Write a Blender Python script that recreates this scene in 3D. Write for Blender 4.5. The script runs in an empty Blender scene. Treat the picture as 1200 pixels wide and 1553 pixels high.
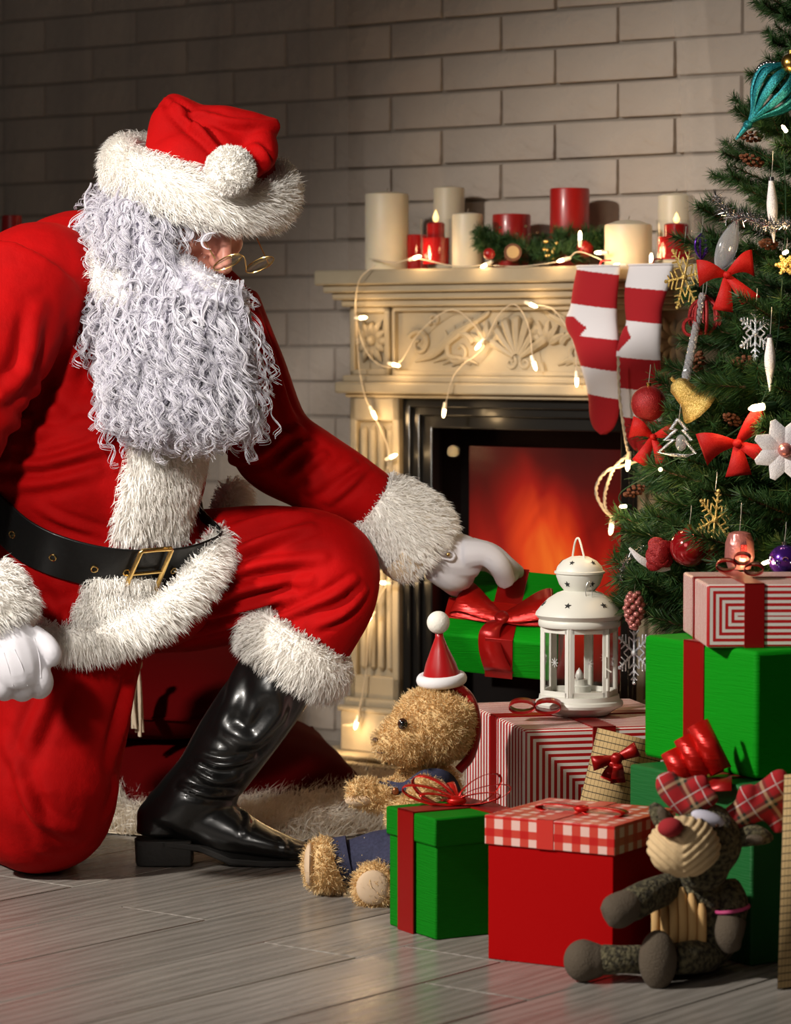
import bpy, bmesh, math, random
import numpy as np
from mathutils import Vector, Matrix
from mathutils.bvhtree import BVHTree
random.seed(7); RNG = np.random.default_rng(7)
R = math.radians
sc = bpy.context.scene
COL = sc.collection

# ---------------------------------------------------------------- camera
FPX = 4700.0; CAMH = 0.907; PITCH = math.atan(256.5 / FPX)
cam_d = bpy.data.cameras.new('camera'); cam = bpy.data.objects.new('camera', cam_d); COL.objects.link(cam)
cam.location = (0, 0, CAMH); cam.rotation_euler = (math.pi / 2 - PITCH, 0, 0)
cam_d.sensor_fit = 'VERTICAL'; cam_d.sensor_height = 36; cam_d.lens = FPX / 1553 * 36
cam_d.clip_start = .1; cam_d.clip_end = 60
cam_d.dof.use_dof = True; cam_d.dof.focus_distance = 5.2; cam_d.dof.aperture_fstop = 5.6
sc.camera = cam
# ---------------------------------------------------------------- world, lights, exposure
sc.view_settings.view_transform = 'Standard'; sc.view_settings.look = 'None'
sc.view_settings.gamma = 1; sc.view_settings.exposure = 0.0
sc.view_settings.use_curve_mapping = False
wd = bpy.data.worlds.new('world'); sc.world = wd; wd.use_nodes = True
wd.node_tree.nodes['Background'].inputs[0].default_value = (.50, .43, .38, 1)
wd.node_tree.nodes['Background'].inputs[1].default_value = .045
def look_at(o, tgt):
    o.rotation_euler = (Vector(tgt) - Vector(o.location)).to_track_quat('-Z', 'Y').to_euler()
def spot(name, loc, tgt, energy, col, size, angle, blend):
    l = bpy.data.lights.new(name, 'SPOT'); l.energy = energy; l.color = col; l.shadow_soft_size = size
    l.spot_size = R(angle); l.spot_blend = blend
    o = bpy.data.objects.new(name, l); COL.objects.link(o); o.location = loc; look_at(o, tgt); return o
def area(name, loc, tgt, energy, col, size):
    l = bpy.data.lights.new(name, 'AREA'); l.energy = energy; l.color = col; l.size = size
    o = bpy.data.objects.new(name, l); COL.objects.link(o); o.location = loc; look_at(o, tgt); return o
spot('key_light', (-2.7, 3.1, 2.5), (.06, 5.15, .50), 760, (1, .94, .86), .13, 52, .9)
spot('portrait_light', (-1.25, 1.2, 2.35), (-.30, 5.35, .74), 800, (1, .94, .86), .16, 17, .8)
area('fill_light', (-2.0, .6, 2.1), (-.1, 5.4, .6), 22, (1, .92, .84), 1.6)

# ---------------------------------------------------------------- projection helpers (photo pixel + distance -> point in the room)
CAMP = np.array([0, 0, CAMH]); FW = np.array([0, math.cos(PITCH), -math.sin(PITCH)])
UPV = np.array([0, math.sin(PITCH), math.cos(PITCH)]); RTV = np.array([1., 0, 0])
def ray(px, py): return FW + RTV * (px - 600) / FPX + UPV * (776.5 - py) / FPX
def P(px, py, Y): d = ray(px, py); return CAMP + d * (Y / d[1])
def F(px, py, z=0.): d = ray(px, py); return CAMP + d * ((z - CAMH) / d[2])
def M(px, Y): return px * Y / FPX          # pixels -> metres at distance Y
PSI = R(38.5)
WA = np.array([math.cos(PSI), -math.sin(PSI), 0]); WN = np.array([-math.sin(PSI), -math.cos(PSI), 0]); WP = F(560, 1158)
def W(u, w, z): return WP + WA * u + WN * w + np.array([0, 0, z])      # along wall, out of wall, up
def WPX(px, py, w=0.):
    d = ray(px, py); t = np.dot(WP + WN * w - CAMP, WN) / np.dot(d, WN); p = CAMP + d * t - WP
    return float(p @ WA), float(p[2])
WROT = np.array([WA, -WN, [0, 0, 1]]).T     # local x along wall, y into the wall, z up
def unit(v): v = np.asarray(v, float); return v / (np.linalg.norm(v) + 1e-12)

# ---------------------------------------------------------------- materials
def nodes(name):
    m = bpy.data.materials.new(name); m.use_nodes = True; nt = m.node_tree
    return m, nt, nt.nodes['Principled BSDF']
def mk(nt, t, **kw):
    n = nt.nodes.new(t)
    for k, v in kw.items(): setattr(n, k, v)
    return n
def math_n(nt, op, a, b=None, c=None):
    n = mk(nt, 'ShaderNodeMath', operation=op)
    for i, x in enumerate((a, b, c)):
        if x is None: continue
        if isinstance(x, (int, float)): n.inputs[i].default_value = x
        else: nt.links.new(x, n.inputs[i])
    return n.outputs[0]
def mix_c(nt, fac, a, b):
    n = mk(nt, 'ShaderNodeMix', data_type='RGBA')
    for i, x in ((0, fac), (6, a), (7, b)):
        if hasattr(x, 'links') or hasattr(x, 'is_linked'): nt.links.new(x, n.inputs[i])
        elif isinstance(x, (int, float)): n.inputs[i].default_value = x
        else: n.inputs[i].default_value = (*x, 1) if len(x) == 3 else x
    return n.outputs[2]
def mat(name, col, rough=.5, metal=0, sheen=0, sheen_tint=None, spec=None, var=None, bump=None, coat=0, emit=None, trans=0, alpha=None, sss=0, aniso=0):
    m, nt, b = nodes(name)
    b.inputs['Base Color'].default_value = (*col, 1); b.inputs['Roughness'].default_value = rough; b.inputs['Metallic'].default_value = metal
    if spec is not None: b.inputs['Specular IOR Level'].default_value = spec
    if sheen:
        b.inputs['Sheen Weight'].default_value = sheen; b.inputs['Sheen Roughness'].default_value = .35
        if sheen_tint: b.inputs['Sheen Tint'].default_value = (*sheen_tint, 1)
    if coat: b.inputs['Coat Weight'].default_value = coat; b.inputs['Coat Roughness'].default_value = .12
    if trans: b.inputs['Transmission Weight'].default_value = trans
    if alpha is not None: b.inputs['Alpha'].default_value = alpha
    if aniso: b.inputs['Anisotropic'].default_value = aniso
    if emit: b.inputs['Emission Color'].default_value = (*emit[0], 1); b.inputs['Emission Strength'].default_value = emit[1]
    tc = None
    if var or bump: tc = mk(nt, 'ShaderNodeTexCoord')
    if var:                                   # (scale, colour2, contrast)
        no = mk(nt, 'ShaderNodeTexNoise'); no.inputs['Scale'].default_value = var[0]; no.inputs['Detail'].default_value = 6
        nt.links.new(tc.outputs['Object'], no.inputs['Vector'])
        cr = mk(nt, 'ShaderNodeValToRGB'); cr.color_ramp.elements[0].position = .5 - var[2]; cr.color_ramp.elements[1].position = .5 + var[2]
        cr.color_ramp.elements[0].color = (*col, 1); cr.color_ramp.elements[1].color = (*var[1], 1)
        nt.links.new(no.outputs[0], cr.inputs[0]); nt.links.new(cr.outputs[0], b.inputs['Base Color'])
    if bump:                                  # list of (scale, strength, distance[, stretch])
        prev = None
        for bp in (bump if isinstance(bump, list) else [bump]):
            no = mk(nt, 'ShaderNodeTexNoise'); no.inputs['Scale'].default_value = bp[0]; no.inputs['Detail'].default_value = 4
            if len(bp) > 3:
                mp = mk(nt, 'ShaderNodeMapping'); mp.inputs['Scale'].default_value = bp[3]
                nt.links.new(tc.outputs['Object'], mp.inputs[0]); nt.links.new(mp.outputs[0], no.inputs['Vector'])
            else: nt.links.new(tc.outputs['Object'], no.inputs['Vector'])
            bu = mk(nt, 'ShaderNodeBump'); bu.inputs['Strength'].default_value = bp[1]; bu.inputs['Distance'].default_value = bp[2]
            nt.links.new(no.outputs[0], bu.inputs['Height'])
            if prev: nt.links.new(prev, bu.inputs['Normal'])
            prev = bu.outputs[0]
        nt.links.new(prev, b.inputs['Normal'])
    return m
def island_mat(name, c1, c2, rough=.6, spec=.3, sheen=0, c3=None, transl=0):
    m, nt, b = nodes(name); g = mk(nt, 'ShaderNodeNewGeometry'); cr = mk(nt, 'ShaderNodeValToRGB')
    cr.color_ramp.elements[0].color = (*c1, 1); cr.color_ramp.elements[1].color = (*c2, 1)
    if c3: e = cr.color_ramp.elements.new(.9); e.color = (*c2, 1); cr.color_ramp.elements[2].color = (*c3, 1)
    nt.links.new(g.outputs['Random Per Island'], cr.inputs[0]); nt.links.new(cr.outputs[0], b.inputs['Base Color'])
    b.inputs['Roughness'].default_value = rough; b.inputs['Specular IOR Level'].default_value = spec
    if sheen: b.inputs['Sheen Weight'].default_value = sheen
    if transl:
        out = nt.nodes['Material Output']; tr = mk(nt, 'ShaderNodeBsdfTranslucent'); nt.links.new(cr.outputs[0], tr.inputs[0])
        mx = mk(nt, 'ShaderNodeMixShader'); mx.inputs[0].default_value = transl
        nt.links.new(b.outputs[0], mx.inputs[1]); nt.links.new(tr.outputs[0], mx.inputs[2]); nt.links.new(mx.outputs[0], out.inputs[0])
    return m
def uv_of(nt):
    n = mk(nt, 'ShaderNodeUVMap'); s = mk(nt, 'ShaderNodeSeparateXYZ'); nt.links.new(n.outputs[0], s.inputs[0]); return s.outputs[0], s.outputs[1]
def stripe_mat(name, period, miter=None, axis=0, red=(.42, .006, .008), white=(.80, .74, .68)):
    """striped wrapping paper; miter=(w,h): stripes follow the nearest edge of a w x h face"""
    m, nt, b = nodes(name); u, v = uv_of(nt)
    if miter:
        w, h = miter; d = math_n(nt, 'MINIMUM', math_n(nt, 'MINIMUM', u, math_n(nt, 'SUBTRACT', w, u)), math_n(nt, 'MINIMUM', v, math_n(nt, 'SUBTRACT', h, v)))
    else: d = (u, v)[axis]
    fr = math_n(nt, 'FRACT', math_n(nt, 'DIVIDE', d, period)); s = math_n(nt, 'LESS_THAN', fr, .5)
    nt.links.new(mix_c(nt, s, white, red), b.inputs['Base Color']); b.inputs['Roughness'].default_value = .42
    return m
def rough_bump(m, scale, strength, dist, stretch=(1, 1, 1), coord='Object'):
    nt = m.node_tree; b = nt.nodes['Principled BSDF']; tc = mk(nt, 'ShaderNodeTexCoord'); mp = mk(nt, 'ShaderNodeMapping'); mp.inputs['Scale'].default_value = stretch
    no = mk(nt, 'ShaderNodeTexNoise'); no.inputs['Scale'].default_value = scale; no.inputs['Detail'].default_value = 5
    nt.links.new(tc.outputs[coord], mp.inputs[0]); nt.links.new(mp.outputs[0], no.inputs['Vector'])
    bu = mk(nt, 'ShaderNodeBump'); bu.inputs['Strength'].default_value = strength; bu.inputs['Distance'].default_value = dist
    nt.links.new(no.outputs[0], bu.inputs['Height']); nt.links.new(bu.outputs[0], b.inputs['Normal']); return m

# ---------------------------------------------------------------- mesh building
def catmull(pts, n):
    p = np.asarray(pts, float); k = len(p)
    if k < 3: return np.array([p[0] + (p[-1] - p[0]) * t for t in np.linspace(0, 1, n)])
    q = np.vstack([2 * p[0] - p[1], p, 2 * p[-1] - p[-2]]); out = []
    for s in np.linspace(0, k - 1 - 1e-9, n):
        i = int(s); t = s - i; a, b, c, d = q[i], q[i + 1], q[i + 2], q[i + 3]
        out.append(.5 * (2 * b + (c - a) * t + (2 * a - 5 * b + 4 * c - d) * t * t + (3 * b - a - 3 * c + d) * t ** 3))
    return np.array(out)
def frames(pts, up0=None):
    p = np.asarray(pts, float); n = len(p); t = np.gradient(p, axis=0); t /= np.linalg.norm(t, axis=1)[:, None] + 1e-12
    up = np.array([0, 0, 1.]) if up0 is None else unit(up0)
    if abs(up @ t[0]) > .95: up = np.array([0, 1., 0]) if abs(t[0][1]) < .9 else np.array([1., 0, 0])
    A = []; B = []
    for i in range(n):
        a = up - t[i] * (up @ t[i]); a = unit(a); A.append(a); B.append(np.cross(t[i], a)); up = a
    return t, np.array(A), np.array(B)
class MB:
    def __init__(s): s.v = []; s.f = []; s.uv = []; s.m = []
    def add(s, verts, faces, uvs=None, m=0):
        o = len(s.v); s.v.extend([tuple(map(float, x)) for x in verts])
        for i, fc in enumerate(faces):
            s.f.append([o + j for j in fc]); s.uv.append(uvs[i] if uvs else None); s.m.append(m[i] if isinstance(m, (list, tuple)) else m)
        return s
    def box(s, c, size, Rm=None, m=0, taper=1.):
        x, y, z = [d / 2 for d in size]; t = taper
        v = np.array([(-x, -y, -z), (x, -y, -z), (x, y, -z), (-x, y, -z), (-x * t, -y * t, z), (x * t, -y * t, z), (x * t, y * t, z), (-x * t, y * t, z)])
        if Rm is not None: v = v @ np.asarray(Rm).T
        v = v + np.asarray(c); X, Y, Z = size
        f = [(0, 1, 5, 4), (1, 2, 6, 5), (2, 3, 7, 6), (3, 0, 4, 7), (4, 5, 6, 7), (3, 2, 1, 0)]
        q = lambda a, b: [(0, 0), (a, 0), (a, b), (0, b)]
        return s.add(v, f, [q(X, Z), q(Y, Z), q(X, Z), q(Y, Z), q(X, Y), q(X, Y)], m)
    def tube(s, pts, rad, seg=12, n=None, aspect=1., up=None, cap=True, m=0, uvr=1.):
        pts = np.asarray(pts, float); rad = np.asarray(rad, float) * np.ones(len(pts)); asp = np.asarray(aspect, float) * np.ones(len(pts))
        if n:
            full = catmull(np.column_stack([pts, rad, asp]), n); pts, rad, asp = full[:, :3], full[:, 3], full[:, 4]
        t, A, B = frames(pts, up); th = np.linspace(0, 2 * math.pi, seg, endpoint=False); k = len(pts)
        ca, sa = np.cos(th), np.sin(th)
        v = (pts[:, None] + rad[:, None, None] * (A[:, None] * (ca[None, :, None] * asp[:, None, None]) + B[:, None] * sa[None, :, None])).reshape(-1, 3)
        f = []; uv = []
        L = np.concatenate([[0], np.cumsum(np.linalg.norm(np.diff(pts, axis=0), axis=1))])
        for i in range(k - 1):
            for j in range(seg):
                j2 = (j + 1) % seg; f.append((i * seg + j, i * seg + j2, (i + 1) * seg + j2, (i + 1) * seg + j))
                uv.append([(j / seg, L[i]), ((j + 1) / seg, L[i]), ((j + 1) / seg, L[i + 1]), (j / seg, L[i + 1])])
        if cap:
            f.append(tuple(range(seg))[::-1]); uv.append(None); f.append(tuple((k - 1) * seg + j for j in range(seg))); uv.append(None)
        return s.add(v, f, uv, m)
    def ell(s, c, r, Rm=None, nu=16, nv=10, m=0):
        r = np.asarray(r, float) * np.ones(3); v = [(0, 0, -1)]
        for i in range(1, nv):
            ph = -math.pi / 2 + math.pi * i / nv
            for j in range(nu):
                a = 2 * math.pi * j / nu; v.append((math.cos(ph) * math.cos(a), math.cos(ph) * math.sin(a), math.sin(ph)))
        v.append((0, 0, 1)); v = np.array(v) * r
        if Rm is not None: v = v @ np.asarray(Rm).T
        f = [(0, 1 + (j + 1) % nu, 1 + j) for j in range(nu)]
        for i in range(nv - 2):
            for j in range(nu):
                j2 = (j + 1) % nu; f.append((1 + i * nu + j, 1 + i * nu + j2, 1 + (i + 1) * nu + j2, 1 + (i + 1) * nu + j))
        e = len(v) - 1; f += [(e, 1 + (nv - 2) * nu + j, 1 + (nv - 2) * nu + (j + 1) % nu) for j in range(nu)]
        return s.add(v + np.asarray(c), f, None, m)
    def lathe(s, prof, c=(0, 0, 0), Rm=None, seg=32, m=0, scale=(1, 1), phase=0.):
        k = len(prof); v = []
        for r, z in prof:
            for j in range(seg):
                a = 2 * math.pi * j / seg + phase; v.append((r * math.cos(a) * scale[0], r * math.sin(a) * scale[1], z))
        v = np.array(v)
        if Rm is not None: v = v @ np.asarray(Rm).T
        f = []; uv = []
        for i in range(k - 1):
            for j in range(seg):
                j2 = (j + 1) % seg; f.append((i * seg + j, i * seg + j2, (i + 1) * seg + j2, (i + 1) * seg + j))
                uv.append([(j / seg, prof[i][1]), ((j + 1) / seg, prof[i][1]), ((j + 1) / seg, prof[i + 1][1]), (j / seg, prof[i + 1][1])])
        if prof[0][0] > 1e-5: f.append(tuple(range(seg))[::-1]); uv.append(None)
        if prof[-1][0] > 1e-5: f.append(tuple((k - 1) * seg + j for j in range(seg))); uv.append(None)
        return s.add(v + np.asarray(c), f, uv, m)
    def prism(s, poly, c, ax, ay, az, thick, m=0, uvscale=1.):
        """flat outline extruded: point = c + ax*x + ay*y, thickness along az"""
        n = len(poly); ax, ay, az = map(np.asarray, (ax, ay, az)); c = np.asarray(c)
        v = [c + ax * x + ay * y + az * thick / 2 for x, y in poly] + [c + ax * x + ay * y - az * thick / 2 for x, y in poly]
        uvp = [(x, y) for x, y in poly]
        f = [tuple(range(n)), tuple(range(2 * n - 1, n - 1, -1))] + [(i, n + i, n + (i + 1) % n, (i + 1) % n) for i in range(n)]
        return s.add(v, f, [uvp, uvp[::-1]] + [None] * n, m)
    def strip(s, pts, side, width, m=0):
        """ribbon along pts; side vectors give the width direction"""
        pts = np.asarray(pts, float); k = len(pts); side = np.asarray(side, float); side = np.tile(side, (k, 1)) if side.ndim == 1 else side
        wv = np.asarray(width, float) * np.ones(k)
        v = np.concatenate([pts - side * wv[:, None] / 2, pts + side * wv[:, None] / 2])
        return s.add(v, [(i, i + 1, k + i + 1, k + i) for i in range(k - 1)], None, m)
    def xf(s, Mx):
        a = np.array(s.v); Mx = np.asarray(Mx); a = a @ Mx[:3, :3].T + Mx[:3, 3]; s.v = [tuple(x) for x in a]; return s
    def mesh(s, name, off=(0, 0, 0)):
        me = bpy.data.meshes.new(name); o = np.asarray(off, float)
        me.from_pydata((np.array(s.v) - o).tolist(), [], s.f)
        if any(u is not None for u in s.uv):
            ul = me.uv_layers.new(name='UVMap'); li = 0; buf = np.zeros((len(me.loops), 2))
            for fc, u in zip(s.f, s.uv):
                if u is not None: buf[li:li + len(fc)] = u
                li += len(fc)
            ul.data.foreach_set('uv', buf.ravel())
        me.polygons.foreach_set('material_index', s.m)
        return me
def finish(me, mats, smooth=True, sharp=40):
    for x in (mats if isinstance(mats, (list, tuple)) else [mats]): me.materials.append(x)
    if smooth:
        me.polygons.foreach_set('use_smooth', [True] * len(me.polygons))
        if sharp: me.set_sharp_from_angle(angle=R(sharp))
    me.update(); return me
def np_mesh(name, v, f):
    me = bpy.data.meshes.new(name); v = np.ascontiguousarray(v, np.float32); f = np.ascontiguousarray(f, np.int32); k = f.shape[1]
    me.vertices.add(len(v)); me.vertices.foreach_set('co', v.ravel()); me.loops.add(f.size); me.loops.foreach_set('vertex_index', f.ravel())
    me.polygons.add(len(f)); me.polygons.foreach_set('loop_start', np.arange(0, f.size, k, dtype=np.int32))
    me.update(calc_edges=True); me.validate(); return me
def mods(o, bevel=0, solid=0, sub=0, bseg=2):
    if solid: x = o.modifiers.new('solid', 'SOLIDIFY'); x.thickness = solid; x.offset = 0
    if bevel: x = o.modifiers.new('bevel', 'BEVEL'); x.width = bevel; x.segments = bseg; x.limit_method = 'ANGLE'; x.angle_limit = R(35)
    if sub: x = o.modifiers.new('sub', 'SUBSURF'); x.levels = sub; x.render_levels = sub
def link(o, parent=None):
    COL.objects.link(o)
    if parent is not None: o.parent = parent
    return o
class Thing:
    def __init__(s, name, label, cat, loc, group=None, kind=None):
        s.loc = np.asarray(loc, float); s.o = bpy.data.objects.new(name, None); s.o.empty_display_size = .05; s.o.location = s.loc; link(s.o)
        s.o['label'] = label
        if cat: s.o['category'] = cat
        if group: s.o['group'] = group
        if kind: s.o['kind'] = kind
    def part(s, name, mb, m, parent=None, smooth=True, sharp=40, label=None, bevel=0, solid=0, sub=0, kind=None, bseg=2):
        if isinstance(mb, MB): me = finish(mb.mesh(name, s.loc), m, smooth, sharp)
        else:
            me = mb; me.transform(Matrix.Translation(-Vector(s.loc))); finish(me, m, smooth, sharp)
        o = bpy.data.objects.new(name, me); link(o, parent or s.o); mods(o, bevel, solid, sub, bseg)
        if label: o['label'] = label
        if kind: o['kind'] = kind
        return o
def one(name, label, cat, mb, m, loc=None, group=None, kind=None, smooth=True, sharp=40, bevel=0, solid=0, sub=0):
    if isinstance(mb, MB):
        a = np.array(mb.v)
        if loc is None: loc = np.array([(a[:, 0].min() + a[:, 0].max()) / 2, (a[:, 1].min() + a[:, 1].max()) / 2, a[:, 2].min()])
        me = mb.mesh(name, loc)
    else:
        me = mb; loc = np.zeros(3) if loc is None else loc; me.transform(Matrix.Translation(-Vector(loc)))
    finish(me, m, smooth, sharp); o = bpy.data.objects.new(name, me); o.location = loc; link(o); mods(o, bevel, solid, sub)
    o['label'] = label
    if cat: o['category'] = cat
    if group: o['group'] = group
    if kind: o['kind'] = kind
    return o
def remesh(mb, voxel, it=4, fac=.5):
    """fuse overlapping closed shapes into one smooth skin"""
    me = mb.mesh('tmp'); o = bpy.data.objects.new('tmp', me); COL.objects.link(o)
    x = o.modifiers.new('r', 'REMESH'); x.mode = 'VOXEL'; x.voxel_size = voxel; x.use_smooth_shade = True
    if it: y = o.modifiers.new('s', 'SMOOTH'); y.factor = fac; y.iterations = it
    dg = bpy.context.evaluated_depsgraph_get(); res = bpy.data.meshes.new_from_object(o.evaluated_get(dg))
    bpy.data.objects.remove(o); bpy.data.meshes.remove(me); return res
def arrays(me):
    n = len(me.vertices); v = np.empty(n * 3, np.float32); me.vertices.foreach_get('co', v)
    nr = np.empty(n * 3, np.float32); me.vertices.foreach_get('normal', nr)
    return v.reshape(-1, 3).astype(float), nr.reshape(-1, 3).astype(float)
def put(me, v): me.vertices.foreach_set('co', np.ascontiguousarray(v, np.float32).ravel()); me.update()
def bvh_of(me):
    v, _ = arrays(me); return BVHTree.FromPolygons([tuple(x) for x in v], [tuple(p.vertices) for p in me.polygons])
def hit(bvh, px, py):
    d = Vector(ray(px, py)).normalized(); r = bvh.ray_cast(Vector(CAMP), d)
    if r[0] is None: return None, None
    nn = r[1] if r[1].dot(d) < 0 else -r[1]
    return np.array(r[0]), np.array(nn)
def snoise(v, scale, seed=0):
    """cheap smooth noise: sum of sines along random directions"""
    g = np.random.default_rng(seed); o = np.zeros(len(v))
    for i in range(9):
        d = g.normal(size=3); d /= np.linalg.norm(d); o += np.sin(v @ d * scale * g.uniform(.6, 1.7) + g.uniform(0, 6.28))
    return o / 4.
def seg_dist(v, pl):
    best = np.full(len(v), 9.); par = np.zeros(len(v)); tot = len(pl) - 1
    for i in range(tot):
        a, b = pl[i], pl[i + 1]; ab = b - a; t = np.clip(((v - a) @ ab) / (ab @ ab + 1e-12), 0, 1); d = np.linalg.norm(v - a - t[:, None] * ab, axis=1)
        k = d < best; best[k] = d[k]; par[k] = (i + t[k]) / tot
    return best, par
def folds(me, bvh, lines, extra=None):
    """raise cloth folds along lines given on the cloth: (pixel polyline, width m, height m)"""
    v, nr = arrays(me); disp = np.zeros(len(v))
    for pts, wd_, amp in lines:
        pl = [hit(bvh, *q)[0] for q in pts]; pl = [q for q in pl if q is not None]
        if len(pl) < 2: continue
        pl = catmull(np.array(pl), 4 * len(pl)); d, t = seg_dist(v, pl); fade = np.sin(np.clip(t, .04, .96) * math.pi) ** .6
        disp += amp * 1.35 * fade * (np.exp(-(d / wd_) ** 2) - .75 * np.exp(-((d - 1.7 * wd_) / (.8 * wd_)) ** 2))
    if extra is not None: disp += extra(v)
    put(me, v + nr * disp[:, None])
def sample(me, n, seed=1, keep=None):
    v, nr = arrays(me); tri = []
    me.calc_loop_triangles(); t = np.empty(len(me.loop_triangles) * 3, np.int32); me.loop_triangles.foreach_get('vertices', t); t = t.reshape(-1, 3)
    a, b, c = v[t[:, 0]], v[t[:, 1]], v[t[:, 2]]; ar = np.linalg.norm(np.cross(b - a, c - a), axis=1)
    if keep is not None: ar = ar * keep((a + b + c) / 3, unitv(np.cross(b - a, c - a)))
    g = np.random.default_rng(seed); i = g.choice(len(t), n, p=ar / ar.sum()); r1 = np.sqrt(g.random(n)); r2 = g.random(n)
    w0, w1, w2 = 1 - r1, r1 * (1 - r2), r1 * r2; t = t[i]
    p = v[t[:, 0]] * w0[:, None] + v[t[:, 1]] * w1[:, None] + v[t[:, 2]] * w2[:, None]
    q = nr[t[:, 0]] * w0[:, None] + nr[t[:, 1]] * w1[:, None] + nr[t[:, 2]] * w2[:, None]
    return p, unitv(q)
def unitv(a): return a / (np.linalg.norm(a, axis=1)[:, None] + 1e-12)
def fur(name, pts, nrm, length, width, lean=(0, 0, -1), lean_amt=.5, rnd=.35, clump=.5, curl=0., seed=3, segs=3, per_clump=14):
    """a coat of tapered hairs; lean may be one vector or one per point"""
    g = np.random.default_rng(seed); n = len(pts); lean = np.asarray(lean, float); lean = np.tile(lean, (n, 1)) if lean.ndim == 1 else lean
    d0 = unitv(nrm * (1 - .55 * lean_amt) + lean * lean_amt * .6 + g.normal(size=(n, 3)) * rnd * .6)
    d1 = unitv(nrm * (1 - lean_amt) + lean * lean_amt * 1.4 + g.normal(size=(n, 3)) * rnd)
    L = length * g.uniform(.65, 1.2, n)
    tip = pts + (d0 * .5 + d1 * .5) * L[:, None]; mid = pts + d0 * L[:, None] * .5
    if clump:
        k = max(4, n // per_clump); ci = g.choice(n, k, replace=False); cp = pts[ci]; near = np.empty(n, int)
        for s in range(0, n, 4000): near[s:s + 4000] = np.argmin(((pts[s:s + 4000, None] - cp[None]) ** 2).sum(2), axis=1)
        ct = tip[ci][near]; tip = tip * (1 - clump) + (ct + (pts - cp[near]) * .25) * clump; mid = mid * (1 - clump * .4) + ((mid[ci][near]) + (pts - cp[near]) * .6) * clump * .4
    if curl: tip = tip + g.normal(size=(n, 3)) * curl; mid = mid + g.normal(size=(n, 3)) * curl
    side = unitv(np.cross(d0, g.normal(size=(n, 3)))) * (width / 2)
    v = np.empty((n, 5, 3)); v[:, 0] = pts - side - nrm * length * .08; v[:, 1] = pts + side - nrm * length * .08; v[:, 2] = mid - side * .8; v[:, 3] = mid + side * .8; v[:, 4] = tip
    b = np.arange(n)[:, None] * 5
    f = np.concatenate([b + np.array([[0, 1, 3]]), b + np.array([[0, 3, 2]]), b + np.array([[2, 3, 4]])])
    return np_mesh(name, v.reshape(-1, 3), f)
def strands(name, paths, rad, taper=.5):
    """paths (N,M,3) -> thin three-sided hairs"""
    paths = np.asarray(paths); N, Mn, _ = paths.shape; t = np.gradient(paths, axis=1); t /= np.linalg.norm(t, axis=2)[..., None] + 1e-12
    up = np.array([.3, -.9, .31]); a = up - t * (t @ up)[..., None]; a /= np.linalg.norm(a, axis=2)[..., None] + 1e-9; b = np.cross(t, a)
    r = rad * (1 - (1 - taper) * np.linspace(0, 1, Mn))[None, :, None] * np.ones((N, 1, 1))
    ring = [paths + r * (a * math.cos(k * 2.0944) + b * math.sin(k * 2.0944)) for k in range(3)]
    v = np.stack(ring, 2).reshape(-1, 3); base = (np.arange(N)[:, None] * Mn + np.arange(Mn - 1)[None]).reshape(-1, 1) * 3; f = []
    for k in range(3):
        k2 = (k + 1) % 3; f.append(np.concatenate([base + k, base + k2, base + 3 + k2, base + 3 + k], 1))
    return np_mesh(name, v, np.concatenate(f))
def rot_frame(fwd, up=(0, 0, 1)):
    """columns: right, forward, up"""
    y = unit(fwd); x = unit(np.cross(y, up)); z = np.cross(x, y); return np.array([x, y, z]).T
def rotz(a): c, s = math.cos(a), math.sin(a); return np.array([[c, -s, 0], [s, c, 0], [0, 0, 1]])
def rotx(a): c, s = math.cos(a), math.sin(a); return np.array([[1, 0, 0], [0, c, -s], [0, s, c]])
def roty(a): c, s = math.cos(a), math.sin(a); return np.array([[c, 0, s], [0, 1, 0], [-s, 0, c]])
def star_poly(n, r1, r2, ph=math.pi / 2): return [((r1 if i % 2 == 0 else r2) * math.cos(ph + math.pi * i / n), (r1 if i % 2 == 0 else r2) * math.sin(ph + math.pi * i / n)) for i in range(2 * n)]
# ================================================================ THE SETTING
def setting_root(name, label, mb, m, **kw):
    o = one(name, label, None, mb, m, kind='structure', **kw); return o
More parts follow.
